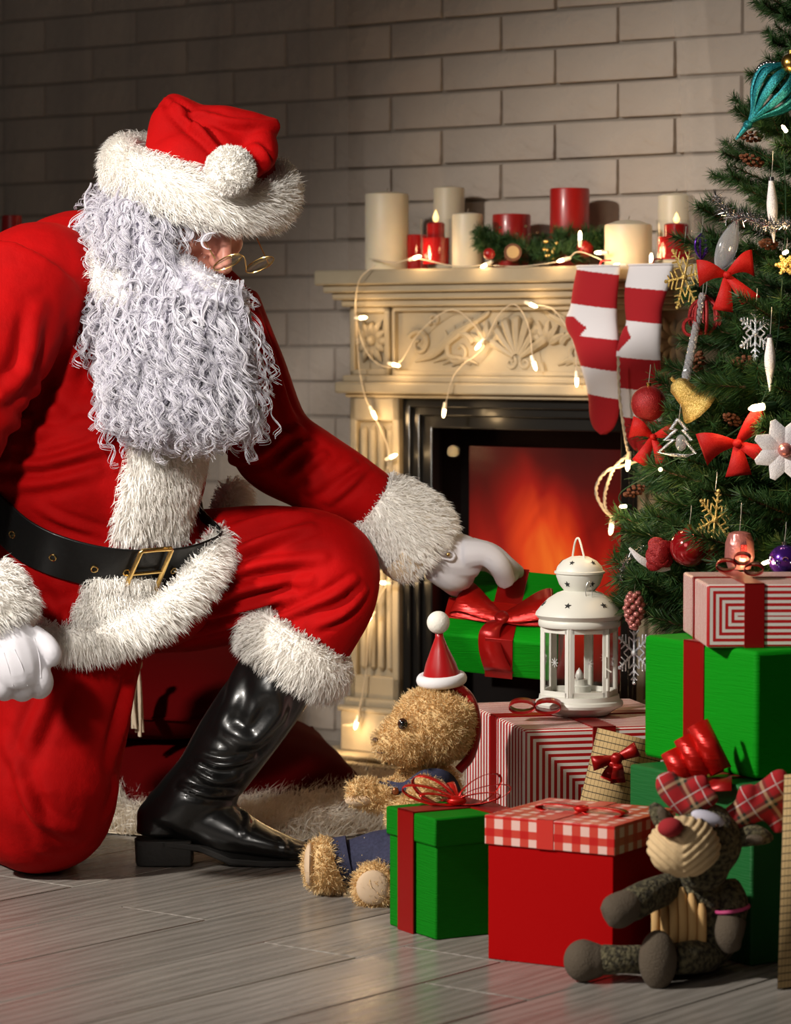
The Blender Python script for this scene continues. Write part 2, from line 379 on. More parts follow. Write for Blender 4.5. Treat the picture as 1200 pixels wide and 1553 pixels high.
# ---- floor: grey laminate planks running away from the fireplace wall
m_gap = mat('plank_joint', (.16, .14, .12), .6)
def plank_material():
    m, nt, b = nodes('grey_laminate'); tc = mk(nt, 'ShaderNodeTexCoord'); oi = mk(nt, 'ShaderNodeObjectInfo')
    cm = mk(nt, 'ShaderNodeCombineXYZ'); r = math_n(nt, 'MULTIPLY', oi.outputs['Random'], 37.); nt.links.new(r, cm.inputs[0]); nt.links.new(r, cm.inputs[1])
    ad = mk(nt, 'ShaderNodeVectorMath', operation='ADD'); nt.links.new(tc.outputs['Object'], ad.inputs[0]); nt.links.new(cm.outputs[0], ad.inputs[1])
    mp = mk(nt, 'ShaderNodeMapping'); mp.inputs['Scale'].default_value = (26, 1.6, 10); nt.links.new(ad.outputs[0], mp.inputs[0])
    no = mk(nt, 'ShaderNodeTexNoise'); no.inputs['Scale'].default_value = 2.2; no.inputs['Detail'].default_value = 9; no.inputs['Distortion'].default_value = .8; nt.links.new(mp.outputs[0], no.inputs['Vector'])
    mp2 = mk(nt, 'ShaderNodeMapping'); mp2.inputs['Scale'].default_value = (5, .75, 4); nt.links.new(ad.outputs[0], mp2.inputs[0])
    wv = mk(nt, 'ShaderNodeTexWave', wave_type='RINGS', rings_direction='SPHERICAL'); wv.inputs['Scale'].default_value = 2.6; wv.inputs['Distortion'].default_value = 7; wv.inputs['Detail'].default_value = 3; wv.inputs['Detail Scale'].default_value = 1.3
    nt.links.new(mp2.outputs[0], wv.inputs['Vector'])
    g = math_n(nt, 'MULTIPLY_ADD', wv.outputs['Fac'], .35, math_n(nt, 'MULTIPLY', no.outputs[0], .75))
    cr = mk(nt, 'ShaderNodeValToRGB'); cr.color_ramp.elements[0].position = .25; cr.color_ramp.elements[1].position = .8
    cr.color_ramp.elements[0].color = (.20, .18, .155, 1); cr.color_ramp.elements[1].color = (.33, .30, .27, 1); nt.links.new(g, cr.inputs[0])
    tint = math_n(nt, 'MULTIPLY_ADD', oi.outputs['Random'], .22, .88)
    hs = mk(nt, 'ShaderNodeHueSaturation'); nt.links.new(cr.outputs[0], hs.inputs['Color']); nt.links.new(tint, hs.inputs['Value']); nt.links.new(hs.outputs[0], b.inputs['Base Color'])
    rr = math_n(nt, 'MULTIPLY_ADD', no.outputs[0], .16, .20); nt.links.new(rr, b.inputs['Roughness'])
    bu = mk(nt, 'ShaderNodeBump'); bu.inputs['Strength'].default_value = .12; bu.inputs['Distance'].default_value = .002; nt.links.new(g, bu.inputs['Height']); nt.links.new(bu.outputs[0], b.inputs['Normal'])
    return m
m_plank = plank_material()
PW = .187; PL = 1.38
mb = MB(); c = W(.45, 1.75, -.02); mb.box(c, (4.6, 4.1, .024), WROT); floor_o = setting_root('floor', 'grey wood-look laminate floor laid towards the brick wall', mb, m_gap, loc=c)
pm = finish(MB().box((0, 0, 0), (PW - .003, PL - .003, .010)).mesh('plank'), m_plank, True)
qz = Matrix(WROT.tolist()).to_4x4()
for i in range(-9, 13):
    uc = .755 + PW * i + PW / 2; base = {0: 1.57, 3: 1.545}.get(i, 1.57 + ((i * .53) % 1.0) * PL)
    for k in range(-3, 4):
        wc = base + PL * (k + .5)
        if wc < -.45 or wc > 3.9: continue
        o = bpy.data.objects.new('plank', pm); link(o, floor_o); mods(o, .0012, bseg=1)
        o.matrix_local = Matrix.Translation(Vector(W(uc, wc, -.005) - c)) @ qz
# ---- brick wall
m_mortar = mat('mortar', (.34, .29, .24), .9, bump=(60, .5, .004))
m_brick = mat('painted_brick', (.53, .44, .365), .75, var=(7, (.60, .51, .43), .25), bump=[(9, .6, .02), (34, .5, .008), (140, .3, .002)])
BW, BH, BD = .303, (WPX(860, 74, -.2)[1] - WPX(860, 302, -.2)[1]) / 4, .035
zA = WPX(860, 128, -.2)[1]; uA = WPX(937, 158, -.2)[0]; uB = WPX(1024, 216, -.2)[0]
mb = MB(); c = W(-.25, -.2 - .011 - .05, 1.05); mb.box(c, (3.9, .1, 2.14), WROT); wall_o = setting_root('wall_back', 'wall of pale painted bricks with recessed brown joints behind the mantel', mb, m_mortar, loc=c)
brick_ms = []
for s in range(5):
    bm = bmesh.new(); bmesh.ops.create_cube(bm, size=1); bmesh.ops.scale(bm, vec=(BW - .0065, BD, BH - .0065), verts=bm.verts)
    g = np.random.default_rng(s)
    for v in bm.verts: v.co += Vector(g.normal(size=3) * .0011)
    bmesh.ops.bevel(bm, geom=bm.edges[:], offset=.0035, segments=2, affect='EDGES', profile=.5)
    me = bpy.data.meshes.new('brick'); bm.to_mesh(me); bm.free(); brick_ms.append(finish(me, m_brick, True)); 
k = 0
for row in range(-9, 20):
    zt = zA - row * BH; zc = zt - BH / 2
    if zc < .03 or zc > 2.05: continue
    off = uA if row % 2 == 0 else uB
    for j in range(-7, 6):
        uc = off + (j + .5) * BW
        if uc < -1.75 or uc > 1.35: continue
        if 0 < uc < .75 and zc < .96: continue            # hidden behind the fireplace
        o = bpy.data.objects.new('brick', brick_ms[k % 5]); k += 1; link(o, wall_o)
        o.matrix_local = Matrix.Translation(Vector(W(uc, -.2 - BD / 2 + random.uniform(-.002, .002), zc) - c)) @ qz
# ---- sheer curtains
m_sheer, nt, b = nodes('sheer_tulle'); out = nt.nodes['Material Output']
tp = mk(nt, 'ShaderNodeBsdfTransparent'); df = mk(nt, 'ShaderNodeBsdfDiffuse'); df.inputs[0].default_value = (.48, .42, .37, 1); mx = mk(nt, 'ShaderNodeMixShader')
lw = mk(nt, 'ShaderNodeLayerWeight'); lw.inputs[0].default_value = .35; fac = math_n(nt, 'MULTIPLY_ADD', lw.outputs['Facing'], .45, .20); nt.links.new(fac, mx.inputs[0]); nt.links.new(tp.outputs[0], mx.inputs[1]); nt.links.new(df.outputs[0], mx.inputs[2]); nt.links.new(mx.outputs[0], out.inputs[0])
m_rod = mat('dark_metal_rod', (.05, .045, .04), .4, .8)
def curtain(u0, u1, w, z0, z1, n, seed, label, lean=0.):
    g = np.random.default_rng(seed); th = Thing('sheer_curtain', label, 'curtain', W((u0 + u1) / 2, w, z0)); mb = MB(); us = np.linspace(0, 1, n); zs = np.linspace(0, 1, 14)
    ph = np.cumsum(g.uniform(.15, .75, n)); am = g.uniform(.004, .02, n); v = []
    for z in zs:
        for i, u in enumerate(us): v.append(W(u0 + (u1 - u0) * u + lean * (1 - z) * (z1 - z0) + .006 * math.sin(ph[i] * 1.7), w + am[i] * math.sin(ph[i]) * (1.1 - .4 * z), z0 + (z1 - z0) * z))
    mb.add(v, [(r * n + i, r * n + i + 1, (r + 1) * n + i + 1, (r + 1) * n + i) for r in range(13) for i in range(n - 1)])
    th.part('sheer_panel', mb, m_sheer, sharp=0)
    r = MB(); r.tube([W(u0 - .05, w, z1 + .01), W(u1 + .05, w, z1 + .01)], .012, 12); th.part('rod', r, m_rod)
    return th
curtain(-1.75, -.175, -.135, .02, 2.06, 90, 3, 'sheer beige tulle curtain over the bricks behind the kneeling man')
curtain(.66, 1.32, -.10, 1.10, 2.06, 40, 8, 'sheer pale tulle curtain on the bricks behind the tree top', lean=.10)
# ================================================================ FIREPLACE
m_stone = mat('cream_plaster', (.38, .315, .215), .62, var=(14, (.29, .235, .155), .3), bump=[(40, .2, .003), (160, .2, .001)])
m_black = mat('black_metal', (.012, .011, .010), .32, .3, coat=.3)
UC = .387; fp = Thing('fireplace', 'cream carved mantel fireplace with black firebox and glowing red screen', 'fireplace', W(UC, -.1, 0))
def wb(mb, u0, u1, w0, w1, z0, z1, m=0): return mb.box(W((u0 + u1) / 2, (w0 + w1) / 2, (z0 + z1) / 2), (abs(u1 - u0), abs(w1 - w0), abs(z1 - z0)), WROT, m)
UL, UR = -.054, 2 * UC + .054
def layer(name, lays):
    mb = MB()
    for z0, z1, o in lays: wb(mb, UL - o, UR + o, -.2, o, z0, z1)
    return fp.part(name, mb, m_stone, bevel=.005, bseg=3)
layer('mantel_shelf', [(1.030, 1.062, .055), (1.014, 1.031, .042), (.999, 1.015, .028), (.984, 1.0, .014)])
layer('lower_cornice', [(.790, .800, .008), (.799, .823, .024), (.822, .838, .012)])
layer('hearth_base', [(0, .014, .10), (.013, .026, .075)])
mb = MB(); wb(mb, UL, UR, -.2, -.014, .836, .986); fr = fp.part('frieze', mb, m_stone)
for sgn in (-1, 1):
    mu = lambda u: u if sgn < 0 else 2 * UC - u
    # corner block with rosette
    mb = MB(); cu = mu(0.)
    for (a, b_, z0, z1) in ((-.054, -.040, .838, .984), (.040, .054, .838, .984), (-.054, .054, .972, .984), (-.054, .054, .838, .850)): wb(mb, cu + a, cu + b_, -.02, 0, z0, z1)
    cb = fp.part('corner_block', mb, m_stone, bevel=.003)
    mb = MB()
    for k in range(12):
        a = 2 * math.pi * k / 12; L = .045 if k % 2 == 0 else .036; dvec = WA * math.cos(a) + np.array([0, 0, 1]) * math.sin(a)
        p0 = W(cu, -.012, .911) + dvec * .008; p1 = p0 + dvec * L
        mb.tube([p0, p0 + dvec * L * .55 + WN * .006, p1], [.004, .0085, .002], 8, 7, aspect=.6, up=WN)
    mb.ell(W(cu, -.008, .911), (.011, .011, .011)); fp.part('rosette', mb, m_stone, parent=cb)
    # fluted pilaster, plinth
    mb = MB(); wb(mb, mu(-.054), mu(.081), -.2, -.016, .13, .792)
    wb(mb, mu(-.054), mu(-.036), -.02, 0, .14, .79); wb(mb, mu(.063), mu(.081), -.02, 0, .14, .79); wb(mb, mu(-.054), mu(.081), -.02, 0, .74, .79); wb(mb, mu(-.054), mu(.081), -.02, 0, .14, .19)
    pl = fp.part('pilaster', mb, m_stone, bevel=.003)
    for q in range(4):
        mb = MB(); uu = mu(-.023 + q * .0245); mb.tube([W(uu, -.016, .20), W(uu, -.013, .21), W(uu, -.013, .72), W(uu, -.016, .73)], [.002, .0095, .0095, .002], 10); fp.part('reed', mb, m_stone, parent=pl)
    mb = MB(); wb(mb, mu(-.068), mu(.090), -.2, .016, .026, .118); wb(mb, mu(-.074), mu(.094), -.2, .022, .112, .124); wb(mb, mu(-.064), mu(.087), -.2, .010, .122, .142); fp.part('plinth', mb, m_stone, bevel=.004)
# frieze border and carved scrolls
mb = MB(); wb(mb, .062, 2 * UC - .062, -.02, 0, .974, .984); wb(mb, .062, 2 * UC - .062, -.02, 0, .838, .848); wb(mb, .062, .070, -.02, 0, .838, .984); wb(mb, 2 * UC - .070, 2 * UC - .062, -.02, 0, .838, .984); fp.part('frieze_border', mb, m_stone, bevel=.002, parent=fr)
def spiral(cu, cz, r0, r1, a0, turns, n=26): return [W(cu + (r0 + (r1 - r0) * t) * math.cos(a0 + turns * 2 * math.pi * t), -.013, cz + (r0 + (r1 - r0) * t) * math.sin(a0 + turns * 2 * math.pi * t)) for t in np.linspace(0, 1, n)]
for sgn in (-1, 1):
    f_ = lambda pts: pts if sgn < 0 else [p - WA * 2 * ((p - WP) @ WA - UC) for p in pts]
    def carve(pts, r, n=24, asp=1.25): mb = MB(); mb.tube(f_(pts), r, 8, n, aspect=asp, up=WN); fp.part('scroll', mb, m_stone, parent=fr)
    carve(spiral(.128, .905, .030, .006, 2.6, -1.2), np.linspace(.007, .004, 26)); carve(spiral(.235, .890, .042, .007, .4, 1.3), np.linspace(.009, .005, 26))
    carve(spiral(.170, .955, .014, .004, 3.9, -1.1), np.linspace(.006, .003, 26))
    for k in range(6):      # acanthus fronds sweeping from the big scroll
        z0 = .868 + k * .006; u0 = .118 + k * .012
        carve([W(u0, -.013, z0), W(u0 + .05, -.012, z0 + .012 + k * .004), W(u0 + .085 + k * .008, -.012, z0 + .040 + k * .005), W(u0 + .078 + k * .012, -.013, z0 + .066 + k * .003)], [.003, .007, .007, .002], 16)
    for k in range(5):
        a = R(150 - k * 28); p0 = np.array([.312, .900]); q = lambda r: W(p0[0] + r * math.cos(a), -.011, p0[1] + r * math.sin(a)); carve([q(.010), q(.03), q(.052 + .005 * (k % 2))], [.004, .010, .003], 12)
    for k in range(3): carve([W(.285 - k * .02, -.013, .862), W(.25 - k * .02, -.012, .872 + k * .003), W(.215 - k * .025, -.013, .858 + .004 * k)], [.003, .0075, .002], 12)
for k in range(7):          # central shell
    a = R(30 + k * 20); mb = MB(); q = lambda r: W(UC + r * math.cos(a), -.010, .872 + r * math.sin(a)); mb.tube([q(.012), q(.05), q(.082), q(.092)], [.004, .0095, .011, .004], 8, 14, aspect=1.2, up=WN); fp.part('shell_rib', mb, m_stone, parent=fr)
mb = MB()
for sgn in (-1, 1): mb.tube(spiral(UC + sgn * .018, .866, .016, .003, math.pi / 2, sgn * 1.2), .004, 8)
fp.part('shell_volute', mb, m_stone, parent=fr)
# firebox
U0, U1, Z0, Z1 = .081, 2 * UC - .081, .026, .790
mb = MB()
for (a, wd0, wd1) in ((.0, -.06, -.014), (.018, -.06, -.024), (.036, -.07, -.034)):
    e = .020 if a < .03 else .028
    wb(mb, U0 + a, U0 + a + e, wd0, wd1, Z0, Z1 - a); wb(mb, U1 - a - e, U1 - a, wd0, wd1, Z0, Z1 - a); wb(mb, U0 + a, U1 - a, wd0, wd1, Z1 - a - e, Z1 - a); wb(mb, U0 + a, U1 - a, wd0, wd1, Z0, Z0 + .03 + a)
fp.part('firebox_frame', mb, m_black, bevel=.003)
mb = MB(); wb(mb, U0, U1, -.19, -.18, Z0, Z1); wb(mb, U0, U0 + .03, -.18, -.07, Z0, Z1); wb(mb, U1 - .03, U1, -.18, -.07, Z0, Z1); fp.part('firebox_back', mb, mat('soot_black', (.010, .008, .008), .6))
def flame_material():
    m, nt, b = nodes('flame_screen'); u, v = uv_of(nt); tc = mk(nt, 'ShaderNodeUVMap')
    mp = mk(nt, 'ShaderNodeMapping'); mp.inputs['Scale'].default_value = (5.5, 3.2, 1); mp.inputs['Rotation'].default_value = (0, 0, .35); nt.links.new(tc.outputs[0], mp.inputs[0])
    no = mk(nt, 'ShaderNodeTexNoise'); no.inputs['Scale'].default_value = 1.3; no.inputs['Detail'].default_value = 2.5; no.inputs['Distortion'].default_value = .9; nt.links.new(mp.outputs[0], no.inputs['Vector'])
    du = math_n(nt, 'ABSOLUTE', math_n(nt, 'SUBTRACT', u, math_n(nt, 'MULTIPLY_ADD', v, -.30, .285))); core = math_n(nt, 'SUBTRACT', 1., math_n(nt, 'MULTIPLY', du, 8.5))
    core = math_n(nt, 'MAXIMUM', core, 0.); dv = math_n(nt, 'DIVIDE', math_n(nt, 'SUBTRACT', v, .235), .17); hv = math_n(nt, 'POWER', 2.718, math_n(nt, 'MULTIPLY', math_n(nt, 'MULTIPLY', dv, dv), -1.))
    fl = math_n(nt, 'MULTIPLY', math_n(nt, 'MULTIPLY', core, hv), math_n(nt, 'MULTIPLY_ADD', no.outputs[0], 1.6, -.05))
    basev = math_n(nt, 'MULTIPLY_ADD', hv, .30, .035); tot = math_n(nt, 'ADD', fl, math_n(nt, 'MULTIPLY', basev, math_n(nt, 'MULTIPLY_ADD', no.outputs[0], 1.4, .3)))
    cr = mk(nt, 'ShaderNodeValToRGB'); el = cr.color_ramp.elements; el[0].color = (.010, .0015, .0015, 1); el[1].color = (1., .20, .022, 1); el[1].position = .95
    for ps, cc in ((.16, (.085, .004, .003)), (.36, (.36, .010, .005)), (.60, (.80, .060, .010))): e = el.new(ps); e.color = (*cc, 1)
    nt.links.new(tot, cr.inputs[0]); nt.links.new(cr.outputs[0], b.inputs['Emission Color']); b.inputs['Emission Strength'].default_value = 1.35; b.inputs['Base Color'].default_value = (.01, .005, .005, 1); b.inputs['Roughness'].default_value = .35
    return m
ul = WPX(712, 700, -.10)[0]; ur = 2 * UC - .075; zt = WPX(760, 678, -.10)[1]
mb = MB(); wb(mb, ul, ur, -.112, -.10, .205, zt); fp.part('flame_screen', mb, flame_material(), smooth=False)
mb = MB(); wb(mb, U0 + .06, U1 - .06, -.062, -.058, Z0 + .06, Z1 - .06)
m_glass = mat('clear_glass', (1, 1, 1), .02, trans=1.); m_glass.node_tree.nodes['Principled BSDF'].inputs['IOR'].default_value = 1.45
def pane_mat(name, refl=.12, tint=(1, 1, 1)):
    m, nt, b = nodes(name); out = nt.nodes['Material Output']; tp = mk(nt, 'ShaderNodeBsdfTransparent'); tp.inputs[0].default_value = (*tint, 1); gl = mk(nt, 'ShaderNodeBsdfGlossy'); gl.inputs['Roughness'].default_value = .03
    lw = mk(nt, 'ShaderNodeLayerWeight'); lw.inputs[0].default_value = .5; mx = mk(nt, 'ShaderNodeMixShader'); f = math_n(nt, 'MULTIPLY_ADD', math_n(nt, 'POWER', lw.outputs['Facing'], 5.), .8, refl)
    nt.links.new(f, mx.inputs[0]); nt.links.new(tp.outputs[0], mx.inputs[1]); nt.links.new(gl.outputs[0], mx.inputs[2]); nt.links.new(mx.outputs[0], out.inputs[0]); return m
m_pane = pane_mat('thin_glass', .035); m_smoke = pane_mat('smoked_glass', .008, (.8, .78, .77))
fp.part('glass_pane', mb, m_smoke, smooth=False)
# ---- white fur rug, red cushions
m_rugbase = mat('rug_backing', (.55, .47, .36), .9); m_rug = island_mat('sheepskin', (.86, .78, .66), (.98, .94, .86), .7, .2, sheen=.2, transl=.4)
m_red_vel = mat('shade_darkened_velvet', (.065, .0005, .0008), .9, spec=.04, bump=(500, .15, .001))  # cushion red darkened in the colour itself, for the kneeling man's shadow
mb = MB(); n = 40; rg = []; rc = F(430, 1235)
for k in range(n):
    a = 2 * math.pi * k / n; r = 1 + .10 * math.sin(3 * a + 1) + .06 * math.sin(7 * a); rg.append((.46 * r * math.cos(a), .31 * r * math.sin(a)))
v = [(rc[0] + x, rc[1] + y, .003) for x, y in rg] + [(rc[0] + x * .93, rc[1] + y * .93, .022) for x, y in rg] + [(rc[0], rc[1], .026)]
f = [(i, (i + 1) % n, n + (i + 1) % n, n + i) for i in range(n)] + [(n + i, n + (i + 1) % n, 2 * n) for i in range(n)]
mb.add(v, f); rug = Thing('fur_rug', 'shaggy white fur rug on the floor behind the black boot', 'rug', (rc[0], rc[1], .0))
rb = mb.mesh('rug_hide'); rp, rn = sample(rb, 20000, 5); rug.part('hide', mb, m_rugbase); bpy.data.meshes.remove(rb)
rug.part('pile', fur('pile', rp, rn, .072, .0022, (.35, -.55, -.15), .6, .40, .5, .004, 5, per_clump=26), m_rug, sharp=0, kind='stuff')
def cushion(label, c, size, Rm, tassel=None):
    th = Thing('cushion', label, 'cushion', c); mb = MB(); n = 18; v = []; x, y, t = size
    def pt(a, b_, s):
        bulge = max(0, (1 - abs(a) ** 2.6) * (1 - abs(b_) ** 2.6)) ** .55; pin = 1 - .06 * (1 - abs(a)) * abs(b_) ** 4 - .0; pin2 = 1 - .07 * (1 - abs(b_) ** 2) * abs(a) ** 6; pin1 = 1 - .07 * (1 - abs(a) ** 2) * abs(b_) ** 6
        return np.array([a * x / 2 * pin2, b_ * y / 2 * pin1, s * (t / 2 * bulge)])
    for s in (1, -1):
        g = [[pt(-1 + 2 * i / n, -1 + 2 * j / n, s) @ np.asarray(Rm).T + c for i in range(n + 1)] for j in range(n + 1)]
        mb.add([q for r_ in g for q in r_], [((j * (n + 1) + i), (j * (n + 1) + i + 1), ((j + 1) * (n + 1) + i + 1), ((j + 1) * (n + 1) + i))[::s] for j in range(n) for i in range(n)])
    me = mb.mesh('cover'); v_, nr = arrays(me); put(me, v_ + nr * (snoise(v_, 38, 4) * .0025)[:, None]); th.part('cover', me, m_red_vel, sharp=0)
    mb = MB(); loop = [pt(-1, s, 0) for s in np.linspace(-1, 1, 10)] + [pt(s, 1, 0) for s in np.linspace(-1, 1, 10)][1:] + [pt(1, s, 0) for s in np.linspace(1, -1, 10)][1:] + [pt(s, -1, 0) for s in np.linspace(1, -1, 10)][1:]
    mb.tube([q @ np.asarray(Rm).T + c for q in loop], .004, 6); th.part('piping', mb, m_red_vel)
    if tassel is not None:
        mt = mat('cream_yarn', (.62, .50, .36), .85, bump=(400, .4, .001))
        for k in range(7):
            q = tassel + np.array([random.uniform(-.012, .012), random.uniform(-.008, .008), 0]); mb = MB(); mb.tube([tassel + np.array([0, 0, .005]), q + np.array([0, 0, -.045]), q * 1. + np.array([random.uniform(-.006, .006), 0, -.115 - .008 * (k % 3)])], [.003, .0045, .003], 7, 9); th.part('tassel_strand', mb, mt)
        mb = MB(); mb.ell(tassel + np.array([0, 0, .006]), (.009, .009, .012)); th.part('tassel_knot', mb, mt)
    return th
cushion('shade-darkened red velvet cushion lying on the white rug, lower of the two', P(345, 1163, 6.02), (.50, .44, .16), rotx(R(13)) @ rotz(R(20)) @ roty(R(6)))
cushion('shade-darkened red velvet cushion with cream tassel, resting on top of the lower cushion', P(250, 1046, 6.05), (.44, .42, .15), rotx(R(10)) @ rotz(R(-14)) @ roty(R(-3)), tassel=P(209, 1012, 5.80))
# ---- armchair far left with cushions (only its top shows above the shoulder)
m_dark = mat('dark_plaid_wool', (.030, .024, .024), .85, var=(60, (.06, .05, .05), .1))
ac = P(-165, 420, 6.45); ac[2] = 0
th = Thing('armchair', 'dark upholstered armchair in front of the wall at the left edge', 'chair', ac)
mb = MB(); mb.box(ac + [0, 0, .30], (.62, .55, .20)); th.part('seat', mb, m_dark, bevel=.04, bseg=4)
mb = MB(); mb.box(ac + [0, .24, .711], (.62, .14, .80)); th.part('backrest', mb, m_dark, bevel=.05, bseg=4)
for s in (-1, 1):
    mb = MB(); mb.box(ac + [s * .29, 0, .40], (.12, .56, .40)); th.part('armrest', mb, m_dark, bevel=.04, bseg=4)
    for q in (-1, 1): mb = MB(); mb.tube([ac + [s * .26, q * .22, 0], ac + [s * .25, q * .21, .21]], [.018, .025], 10); th.part('leg', mb, m_black)
mb = MB(); cc = P(18, 352, 6.66); mb.tube([cc + [-.0, 0, -.035], cc + [0, 0, .035]], [.024, .021], 20, 6); mb.lathe([(.0, .036), (.015, .036)], cc)
one('red_candle', 'small red candle standing on the armchair back at the left edge', 'candle', mb, mat('red_wax_far', (.35, .01, .01), .4))
# ================================================================ GIFTS
m_satin = mat('red_satin_ribbon', (.34, .004, .003), .34, .35, sheen=.05, aniso=.6, bump=(300, .06, .001))
m_satin_hi = mat('glossy_red_ribbon', (.55, .010, .006), .27, .45, aniso=.7, bump=(40, .25, .004, (1, 1, 6)))
m_green = rough_bump(mat('green_crepe_paper', (.002, .17, .004), .7, spec=.12), 90, .45, .004, (.25, .25, 6))
m_green_b = rough_bump(mat('bright_green_crepe_paper', (.002, .26, .005), .7, spec=.12), 90, .45, .004, (.25, .25, 6))
m_green_d = rough_bump(mat('deep_green_paper', (.002, .12, .018), .6), 90, .4, .003, (.25, .25, 6))
m_redcard = mat('red_card', (.36, .001, .0015), .6, spec=.06, bump=(700, .08, .0005))
class Box:
    """gift box standing on a corner edge: near corner K, turned psi; dl runs left-away, dr runs right-away"""
    def __init__(s, K, psi, wl, wr, h, z0=0.):
        s.K = np.array([K[0], K[1], z0]); s.dl = np.array([-math.cos(psi), math.sin(psi), 0]); s.dr = np.array([math.sin(psi), math.cos(psi), 0]); s.wl, s.wr, s.h = wl, wr, h; s.z0 = z0
    def p(s, a, b, z): return s.K + s.dl * a + s.dr * b + np.array([0, 0, z])
    def shell(s, mb, a0, a1, b0, b1, z0, z1, ms=(0, 0, 0)):
        """ms: materials of left face, right face, top"""
        v = [s.p(a1, b0, z0), s.p(a0, b0, z0), s.p(a0, b1, z0), s.p(a1, b1, z0), s.p(a1, b0, z1), s.p(a0, b0, z1), s.p(a0, b1, z1), s.p(a1, b1, z1)]
        q = lambda a, b: [(0, 0), (a, 0), (a, b), (0, b)]; A, B, H = a1 - a0, b1 - b0, z1 - z0
        mb.add(v, [(0, 1, 5, 4), (1, 2, 6, 5), (2, 3, 7, 6), (3, 0, 4, 7), (4, 5, 6, 7), (3, 2, 1, 0)], [q(A, H), q(B, H), q(A, H), q(B, H), q(A, B), q(A, B)], [ms[0], ms[1], ms[0], ms[1], ms[2], ms[2]])
        return mb
    def band_l(s, mb, a0, a1, e=.0015, z0=0., z1=None, b0=0., b1=None):
        """ribbon crossing the left face vertically, over the top and down the far side"""
        z1 = z1 or s.h; b1 = b1 or s.wr; s.shell(mb, a0, a1, b0 - e, b0 + .0005, z0, z1 + e); s.shell(mb, a0, a1, b1 - .0005, b1 + e, z0, z1 + e); s.shell(mb, a0, a1, b0 - e, b1 + e, z1 - .0005, z1 + e); return mb
    def band_r(s, mb, b0, b1, e=.0015, z0=0., z1=None, a0=0., a1=None):
        z1 = z1 or s.h; a1 = a1 or s.wl; s.shell(mb, a0 - e, a0 + .0005, b0, b1, z0, z1 + e); s.shell(mb, a1 - .0005, a1 + e, b0, b1, z0, z1 + e); s.shell(mb, a0 - e, a1 + e, b0, b1, z1 - .0005, z1 + e); return mb
def thing_box(name, label, bx): return Thing(name, label, 'gift box', bx.p(bx.wl / 2, bx.wr / 2, 0))
def bow(th, c, right, up, out, size, rw, m, loops=2, tails=2, seed=0, tail_dirs=None, droop=0., part_prefix=''):
    """ribbon bow: teardrop loops either side of a knot, with tails"""
    g = np.random.default_rng(seed); c, right, up, out = map(lambda x: np.asarray(x, float), (c, right, up, out))
    for s in (-1, 1):
        for k in range(loops):
            ang = s * (R(12) + k * R(38)) + g.uniform(-.1, .1); d = right * s * math.cos(ang) + up * abs(math.sin(ang)) * (1 if k else .5); d = unit(d - up * droop); L = size * (1 - .16 * k) * g.uniform(.9, 1.08); t = np.linspace(0, 2 * math.pi, 22)
            nrm = unit(np.cross(d, out)); fat = .34 * L
            pts = [c + d * L * .5 * (1 - math.cos(x)) + out * fat * math.sin(x) * (.5 - .5 * math.cos(x)) * .9 + out * .004 for x in t]
            wv = rw * (.45 + .55 * (.5 - .5 * np.cos(t))); mb = MB(); mb.strip(pts, nrm, wv); th.part(part_prefix + 'bow_loop', mb, m, solid=.0009, sharp=0)
    for k in range(tails):
        d = unit(tail_dirs[k]) if tail_dirs else unit(right * (-.5 if k % 2 else .5) - up * .8); nrm = unit(np.cross(d, out)); L = size * g.uniform(.85, 1.1)
        pts = [c + d * L * x + out * (.005 + .012 * math.sin(x * 5 + k)) * min(1, x * 3) for x in np.linspace(0, 1, 12)]; mb = MB(); mb.strip(pts, nrm, rw * np.linspace(.5, 1.05, 12)); th.part(part_prefix + 'bow_tail', mb, m, solid=.0009, sharp=0)
    mb = MB(); mb.ell(c + out * .006, (rw * .42, rw * .36, rw * .42), np.array([right, out, up]).T, 12, 8); th.part(part_prefix + 'bow_knot', mb, m)
Z = np.array([0, 0, 1.])
# ---- small green box with lid and red ribbon (front)
K = F(660, 1427); b1 = Box(K, R(60.5), .150, .150, .187); th = thing_box('gift_box', 'small green lidded gift box with red ribbon bow in front of the teddy bear', b1)
mb = MB(); b1.shell(mb, .003, .147, .003, .147, 0, .15); th.part('box_body', mb, m_green, bevel=.003)
mb = MB(); b1.shell(mb, -.001, .151, -.001, .151, .143, .187); th.part('lid', mb, m_green, bevel=.003)
mb = MB(); b1.band_l(mb, .062, .110, .0025, b0=-.001, b1=.151); th.part('ribbon', mb, m_satin, bevel=.0006); mb = MB(); b1.band_r(mb, .100, .148, .0028, a0=-.001, a1=.151); th.part('ribbon', mb, m_satin, bevel=.0006)
c = b1.p(.080, .085, .192); rt = unit(b1.dr - b1.dl * .7); 
for k, (ang, L, hgt) in enumerate(((170, .085, .030), (150, .075, .045), (200, .060, .018), (25, .075, .050), (5, .085, .032), (-20, .070, .020), (100, .05, .03))):
    d = np.array([math.cos(R(ang)), math.sin(R(ang)) * .8, 0]); d = unit(d); nrm = unit(np.cross(d, Z)) + Z * .25; t = np.linspace(0, 2 * math.pi, 22)
    pts = [c + d * L * .5 * (1 - math.cos(x)) + Z * (hgt * .5 * (1 - math.cos(x)) * (.35 + .65 * (x < math.pi) + 0) if x < math.pi else hgt * .5 * (1 - math.cos(x)) * .35 + 0) for x in t]
    pts = [c + d * L * .5 * (1 - math.cos(x)) + Z * (.004 + hgt * (.5 * (1 - math.cos(x))) * .62 + hgt * .42 * math.sin(x)) for x in t]
    mb = MB(); mb.strip(pts, unit(nrm), .010); th.part('bow_loop', mb, m_satin_hi, solid=.0008, sharp=0)
mb = MB(); mb.ell(c + Z * .006, (.016, .012, .008)); th.part('bow_knot', mb, m_satin_hi)
